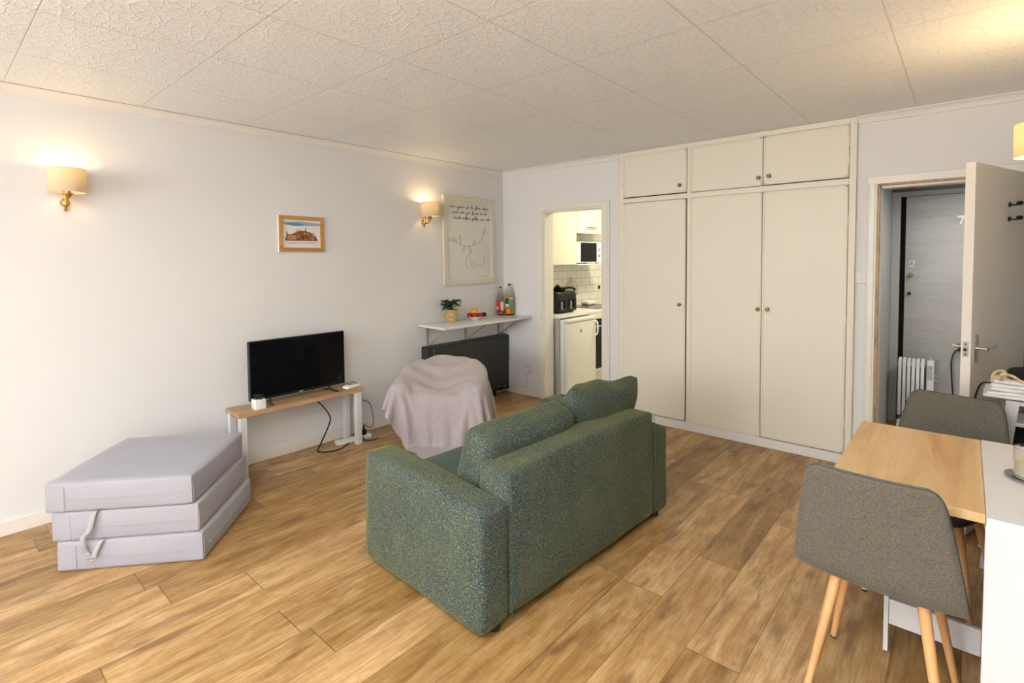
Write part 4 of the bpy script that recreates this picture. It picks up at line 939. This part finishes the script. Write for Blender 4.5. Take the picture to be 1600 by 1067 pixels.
# ------------------------------------------------------------------ oil radiator in the hallway
ra = thing('oil_radiator', 'white oil-filled radiator in front of the numbered door', 'radiator', (3.62, 1.28, 0))
for i in range(6):
    x = 3.500+i*.031; b = BM()
    prism(b, [(1.235+.01, .10), (1.365-.01, .10), (1.365, .12), (1.365, .56), (1.35, .585), (1.325, .60), (1.275, .60), (1.25, .585), (1.235, .56), (1.235, .12)], x-.0115, x+.0115, 'YZX', bev=.004)
    cyl(b, (x-.0155, 1.30, .545), (x+.0155, 1.30, .545), .026, seg=18); cyl(b, (x-.0155, 1.30, .15), (x+.0155, 1.30, .15), .026, seg=18)
    obj('fin', b, 'white_metal', ra)
b = BM(); box(b, 3.682, 3.732, 1.225, 1.375, .10, .600, .010, 3); obj('control_box', b, 'white_metal', ra)
b = BM(); box(b, 3.690, 3.722, 1.2225, 1.2255, .44, .56, .001); obj('rating_label', b, 'hall_trim', ra)
b = BM(); tube(b, [(3.69, 1.30, .60), (3.70, 1.27, .618), (3.74, 1.26, .610), (3.765, 1.30, .60)], .006, 8); obj('carry_handle', b, 'grey_plastic', ra)
for z in (.47, .43): obj('dial', cyl(BM(), (3.732, 1.27, z), (3.752, 1.27, z), .012), 'grey_plastic', ra)
for x in (3.50, 3.70):
    ax_ = obj('axle', box(BM(), x-.012, x+.012, 1.19, 1.38, .045, .065, .004), 'white_metal', ra)
    for y in (1.20, 1.37): obj('castor', cyl(BM(), (x-.01, y, .022), (x+.01, y, .022), .022, seg=16), 'white_metal', ax_)
b = BM(); tube(b, [(3.90, 1.37, .70), (3.86, 1.35, .68), (3.84, 1.33, .6), (3.845, 1.33, .45), (3.855, 1.33, .2), (3.80, 1.32, .01), (3.74, 1.30, .03), (3.732, 1.30, .14)], .006, 8); box(b, 3.88, 3.93, 1.37, 1.409, .68, .73, .006)
tag(obj('radiator_lead', b, 'black_plastic'), 'black lead hanging on the numbered door beside the radiator', 'cable')

# ------------------------------------------------------------------ kitchen
KZ = .868
b = BM(); box(b, .004, .640, .165, 2.6, .838, KZ, .004); box(b, .004, .016, .165, 2.6, KZ, KZ+.012); wt = tag(obj('worktop', b, 'worktop'), 'pale kitchen worktop seen through the kitchen opening', 'worktop')
b = BM(); box(b, .01, .645, .168, .186, 0, .837, .001); tag(obj('end_panel_unit', b, 'grey_panel'), 'grey end panel beside the small fridge', 'panel')
fg = thing('fridge', 'small white under-counter fridge in the kitchen', 'fridge', (.40, .46, 0))
obj('body', box(BM(), .08, .690, .192, .752, .02, .822, .006), 'white_metal', fg)
fd = obj('door', box(BM(), .694, .738, .192, .752, .035, .790, .008, 3), 'fridge', fg)
obj('top_trim', box(BM(), .66, .742, .190, .754, .794, .826, .006), 'fridge', fg)
b = BM(); tube(b, [(.738, .722, .775), (.768, .730, .76), (.775, .732, .70), (.768, .730, .63), (.738, .722, .61)], .010, 10); obj('handle', b, 'white_plastic', fd)
b = BM(); cyl(b, (.737, .448, .694), (.742, .448, .694), .020, seg=24); bg = obj('badge', b, 'grey_plastic', fd, label='small round grey badge')
b = BM(); lathe(b, [(.012, 0), (.014, 0), (.014, .0015), (.012, .0015)], seg=20, xf=Matrix.Translation((.742, .448, .694)) @ Matrix.Rotation(PI/2, 4, 'Y')); box(b, .7418, .7432, .440, .456, .692, .696); obj('badge_mark', b, 'white_label', bg)
ov = thing('oven', 'built-in black glass oven under the hob', 'oven', (.36, 1.10, 0))
obj('oven_body', box(BM(), .06, .60, .80, 1.395, .16, .835), 'fridge', ov)
od = obj('oven_door', box(BM(), .60, .645, .80, 1.395, .178, .765, .004), 'glass_black', ov, label='black glass oven door')
b = BM(); tube(b, [(.645, .85, .69), (.685, .86, .69), (.685, 1.34, .69), (.645, 1.35, .69)], .010, 10, 3); obj('oven_handle', b, 'chrome', od)
obj('control_panel', box(BM(), .60, .648, .80, 1.395, .770, .835, .003), 'fridge', ov)
obj('bottom_trim', box(BM(), .60, .650, .80, 1.395, .158, .175, .002), 'fridge', ov)
b = BM(); box(b, .56, .60, .757, 2.5, 0, .155, .001); tag(obj('kitchen_plinth', b, 'kitchen_unit'), 'cream plinth board under the oven', 'plinth')
bu = thing('base_cabinet', 'cream base cabinet beyond the oven', 'cabinet', (.3, 1.9, 0))
obj('cabinet_body', box(BM(), .05, .60, 1.40, 2.50, .16, .835), 'kitchen_unit', bu); obj('door', box(BM(), .60, .62, 1.405, 1.95, .17, .83, .002), 'kitchen_unit', bu)
obj('filler_strip', box(BM(), .56, .64, .757, .797, .16, .835), 'kitchen_unit', bu)
hb = thing('hob', 'flat black glass hob set in the worktop', 'hob', (.30, 1.37, KZ))
obj('glass_plate', box(BM(), .055, .555, 1.08, 1.68, KZ, KZ+.006, .002), 'glass_black', hb)
for (x, y, r) in ((.19, 1.24, .075), (.42, 1.24, .09), (.19, 1.52, .09), (.42, 1.52, .075)): obj('cooking_zone', lathe(BM(), [(r-.002, 0), (r, 0), (r, .0006), (r-.002, .0006)], (x, y, KZ+.006), 36), 'grey_plastic', hb)
tag(obj('food_tub', (lambda b: (merge(b, softbox(.12, .17, .05, (.002, .002, .004), .012, 8)), b.transform(Matrix.Translation((.16, 1.49, KZ+.032))), b)[2])(BM()), 'white_plastic'), 'white lidded tub standing on the hob', 'tub')
o = bpy.data.objects.new('tmp', None) if False else None
# upper cupboards
uc = thing('wall_cupboard', 'tall cream wall cupboard with long bar handle in the kitchen', 'cupboard', (.15, .6, 1.41))
obj('carcass', box(BM(), .002, .282, .17, 1.008, 1.412, 2.42), 'kitchen_unit', uc)
ud = obj('door', box(BM(), .284, .302, .19, 1.006, 1.408, 2.42, .002), 'kitchen_unit', uc)
b = BM(); tube(b, [(.302, .478, 1.70), (.325, .478, 1.70), (.325, .478, 1.46), (.302, .478, 1.46)], .0055, 8, 0); cyl(b, (.325, .478, 1.44), (.325, .478, 1.72), .0055); obj('bar_handle', b, 'steel', ud)
uc2 = thing('flap_cupboard', 'cream flap cupboard above the microwave', 'cupboard', (.15, 1.35, 1.80))
obj('carcass', box(BM(), .002, .282, 1.012, 1.72, 1.800, 2.42), 'kitchen_unit', uc2)
ud = obj('door', box(BM(), .284, .302, 1.012, 1.72, 1.796, 2.42, .002), 'kitchen_unit', uc2)
b = BM(); cyl(b, (.325, 1.22, 1.872), (.325, 1.44, 1.872), .0055); cyl(b, (.302, 1.24, 1.872), (.325, 1.24, 1.872), .004); cyl(b, (.302, 1.42, 1.872), (.325, 1.42, 1.872), .004); obj('bar_handle', b, 'steel', ud)
ms = thing('microwave_shelf', 'white bracket shelf under the microwave', 'shelf', (.15, 1.36, 1.41))
obj('shelf_board', box(BM(), .002, .31, 1.012, 1.72, 1.400, 1.416, .002), 'white_lam', ms)
b = BM(); tube(b, [(.015, 1.12, 1.50), (.015, 1.12, 1.79)], .006, 8, 0); tube(b, [(.015, 1.12, 1.60), (.20, 1.12, 1.79)], .006, 8, 0); obj('bracket', b, 'steel', ms)
mw = thing('microwave', 'white microwave with dark door on the bracket shelf', 'microwave', (.17, 1.30, 1.417))
obj('case', box(BM(), .03, .290, 1.030, 1.60, 1.428, 1.690, .004), 'white_plastic', mw)
obj('door_glass', box(BM(), .290, .298, 1.110, 1.480, 1.440, 1.682, .003), 'glass_black', mw)
obj('door_frame', box(BM(), .2895, .294, 1.034, 1.484, 1.432, 1.688, .002), 'white_plastic', mw)
for z in (1.60, 1.52): obj('dial', cyl(BM(), (.29, 1.54, z), (.306, 1.54, z), .018, .016, 20), 'grey_plastic', mw)
for x in (.05, .23):
    for y in (1.06, 1.54): obj('foot', box(BM(), x, x+.03, y, y+.03, 1.416, 1.429), 'black_plastic', mw)
# air fryer with two windows, pan on top, glass lid behind it
af = thing('air_fryer', 'black twin-drawer air fryer on the kitchen worktop', 'air fryer', (.30, .47, KZ), 0)
b = BM(); merge(b, softbox(.36, .38, .235, (.0, .0, .0), .035, 10)); b.transform(Matrix.Translation((.335, .515, KZ+.125))); obj('body', b, 'black_plastic', af)
for y in (.425, .60):
    d_ = obj('drawer', box(BM(), .512, .522, y-.08, y+.08, KZ+.02, KZ+.165, .004), 'black_plastic', af); obj('drawer_window', box(BM(), .5215, .5245, y-.045, y+.05, KZ+.045, KZ+.135, .004), 'grey_plastic', d_)
    obj('drawer_handle', box(BM(), .522, .556, y-.013, y+.013, KZ+.05, KZ+.15, .005), 'black_plastic', d_)
for x in (.20, .46):
    for y in (.37, .66): obj('foot', cyl(BM(), (x, y, KZ), (x, y, KZ+.012), .015), 'black_plastic', af)
pn = thing('frying_pan', 'dark pan with a brown handle lying on the air fryer', 'pan', (.36, .50, KZ+.243))
b = BM(); lathe(b, [(0, 0), (.10, 0), (.125, .035), (.128, .037), (.121, .037), (.097, .005), (0, .004)], seg=32); obj('pan_bowl', b, 'black_plastic', pn, world=False)
b = BM(); tube(b, [(.05, .11, .03), (.08, .16, .035), (.10, .23, .02)], .013, 10); obj('pan_handle', b, 'soil', pn, world=False, label='brown handle')
b = BM(); ball(b, (.42, .45, KZ+.243+.055), .03, 1, 1, .8); box(b, .34, .40, .38, .46, KZ+.249, KZ+.275, .005); tag(obj('kitchen_gadget', b, 'black_plastic'), 'black kitchen gadget in the pan on the air fryer', 'utensil')
ld = thing('glass_lid', 'round glass pan lid hanging on the white tiles', 'lid', (.03, 1.305, 1.080))
Rl = Matrix.Rotation(PI/2, 4, 'Y')
b = BM(); lathe(b, [(0, .022), (.06, .018), (.115, .004), (.115, .001), (.06, .015), (0, .019)], seg=40, xf=Rl); obj('glass_dome', b, 'clear', ld, world=False)
b = BM(); lathe(b, [(.113, 0), (.120, 0), (.120, .006), (.113, .006)], seg=48, xf=Rl); obj('steel_rim', b, 'steel', ld, world=False)
b = BM(); lathe(b, [(0, .022), (.008, .022), (.008, .032), (.02, .036), (.018, .046), (0, .048)], seg=20, xf=Rl); obj('lid_knob', b, 'black_plastic', ld, world=False)
b = BM(); tube(b, [(-.028, 0, .16), (-.015, 0, .155), (-.01, 0, .125), (.0, 0, .122)], .004, 6); obj('hanging_hook', b, 'dark_brass', ld, world=False)
b = BM(); box(b, .002, .02, 1.98, 2.02, 1.05, 1.10, .006); tag(obj('tile_hook', b, 'black_plastic'), 'small dark hook on the tiles at the edge of the kitchen opening', 'hook')
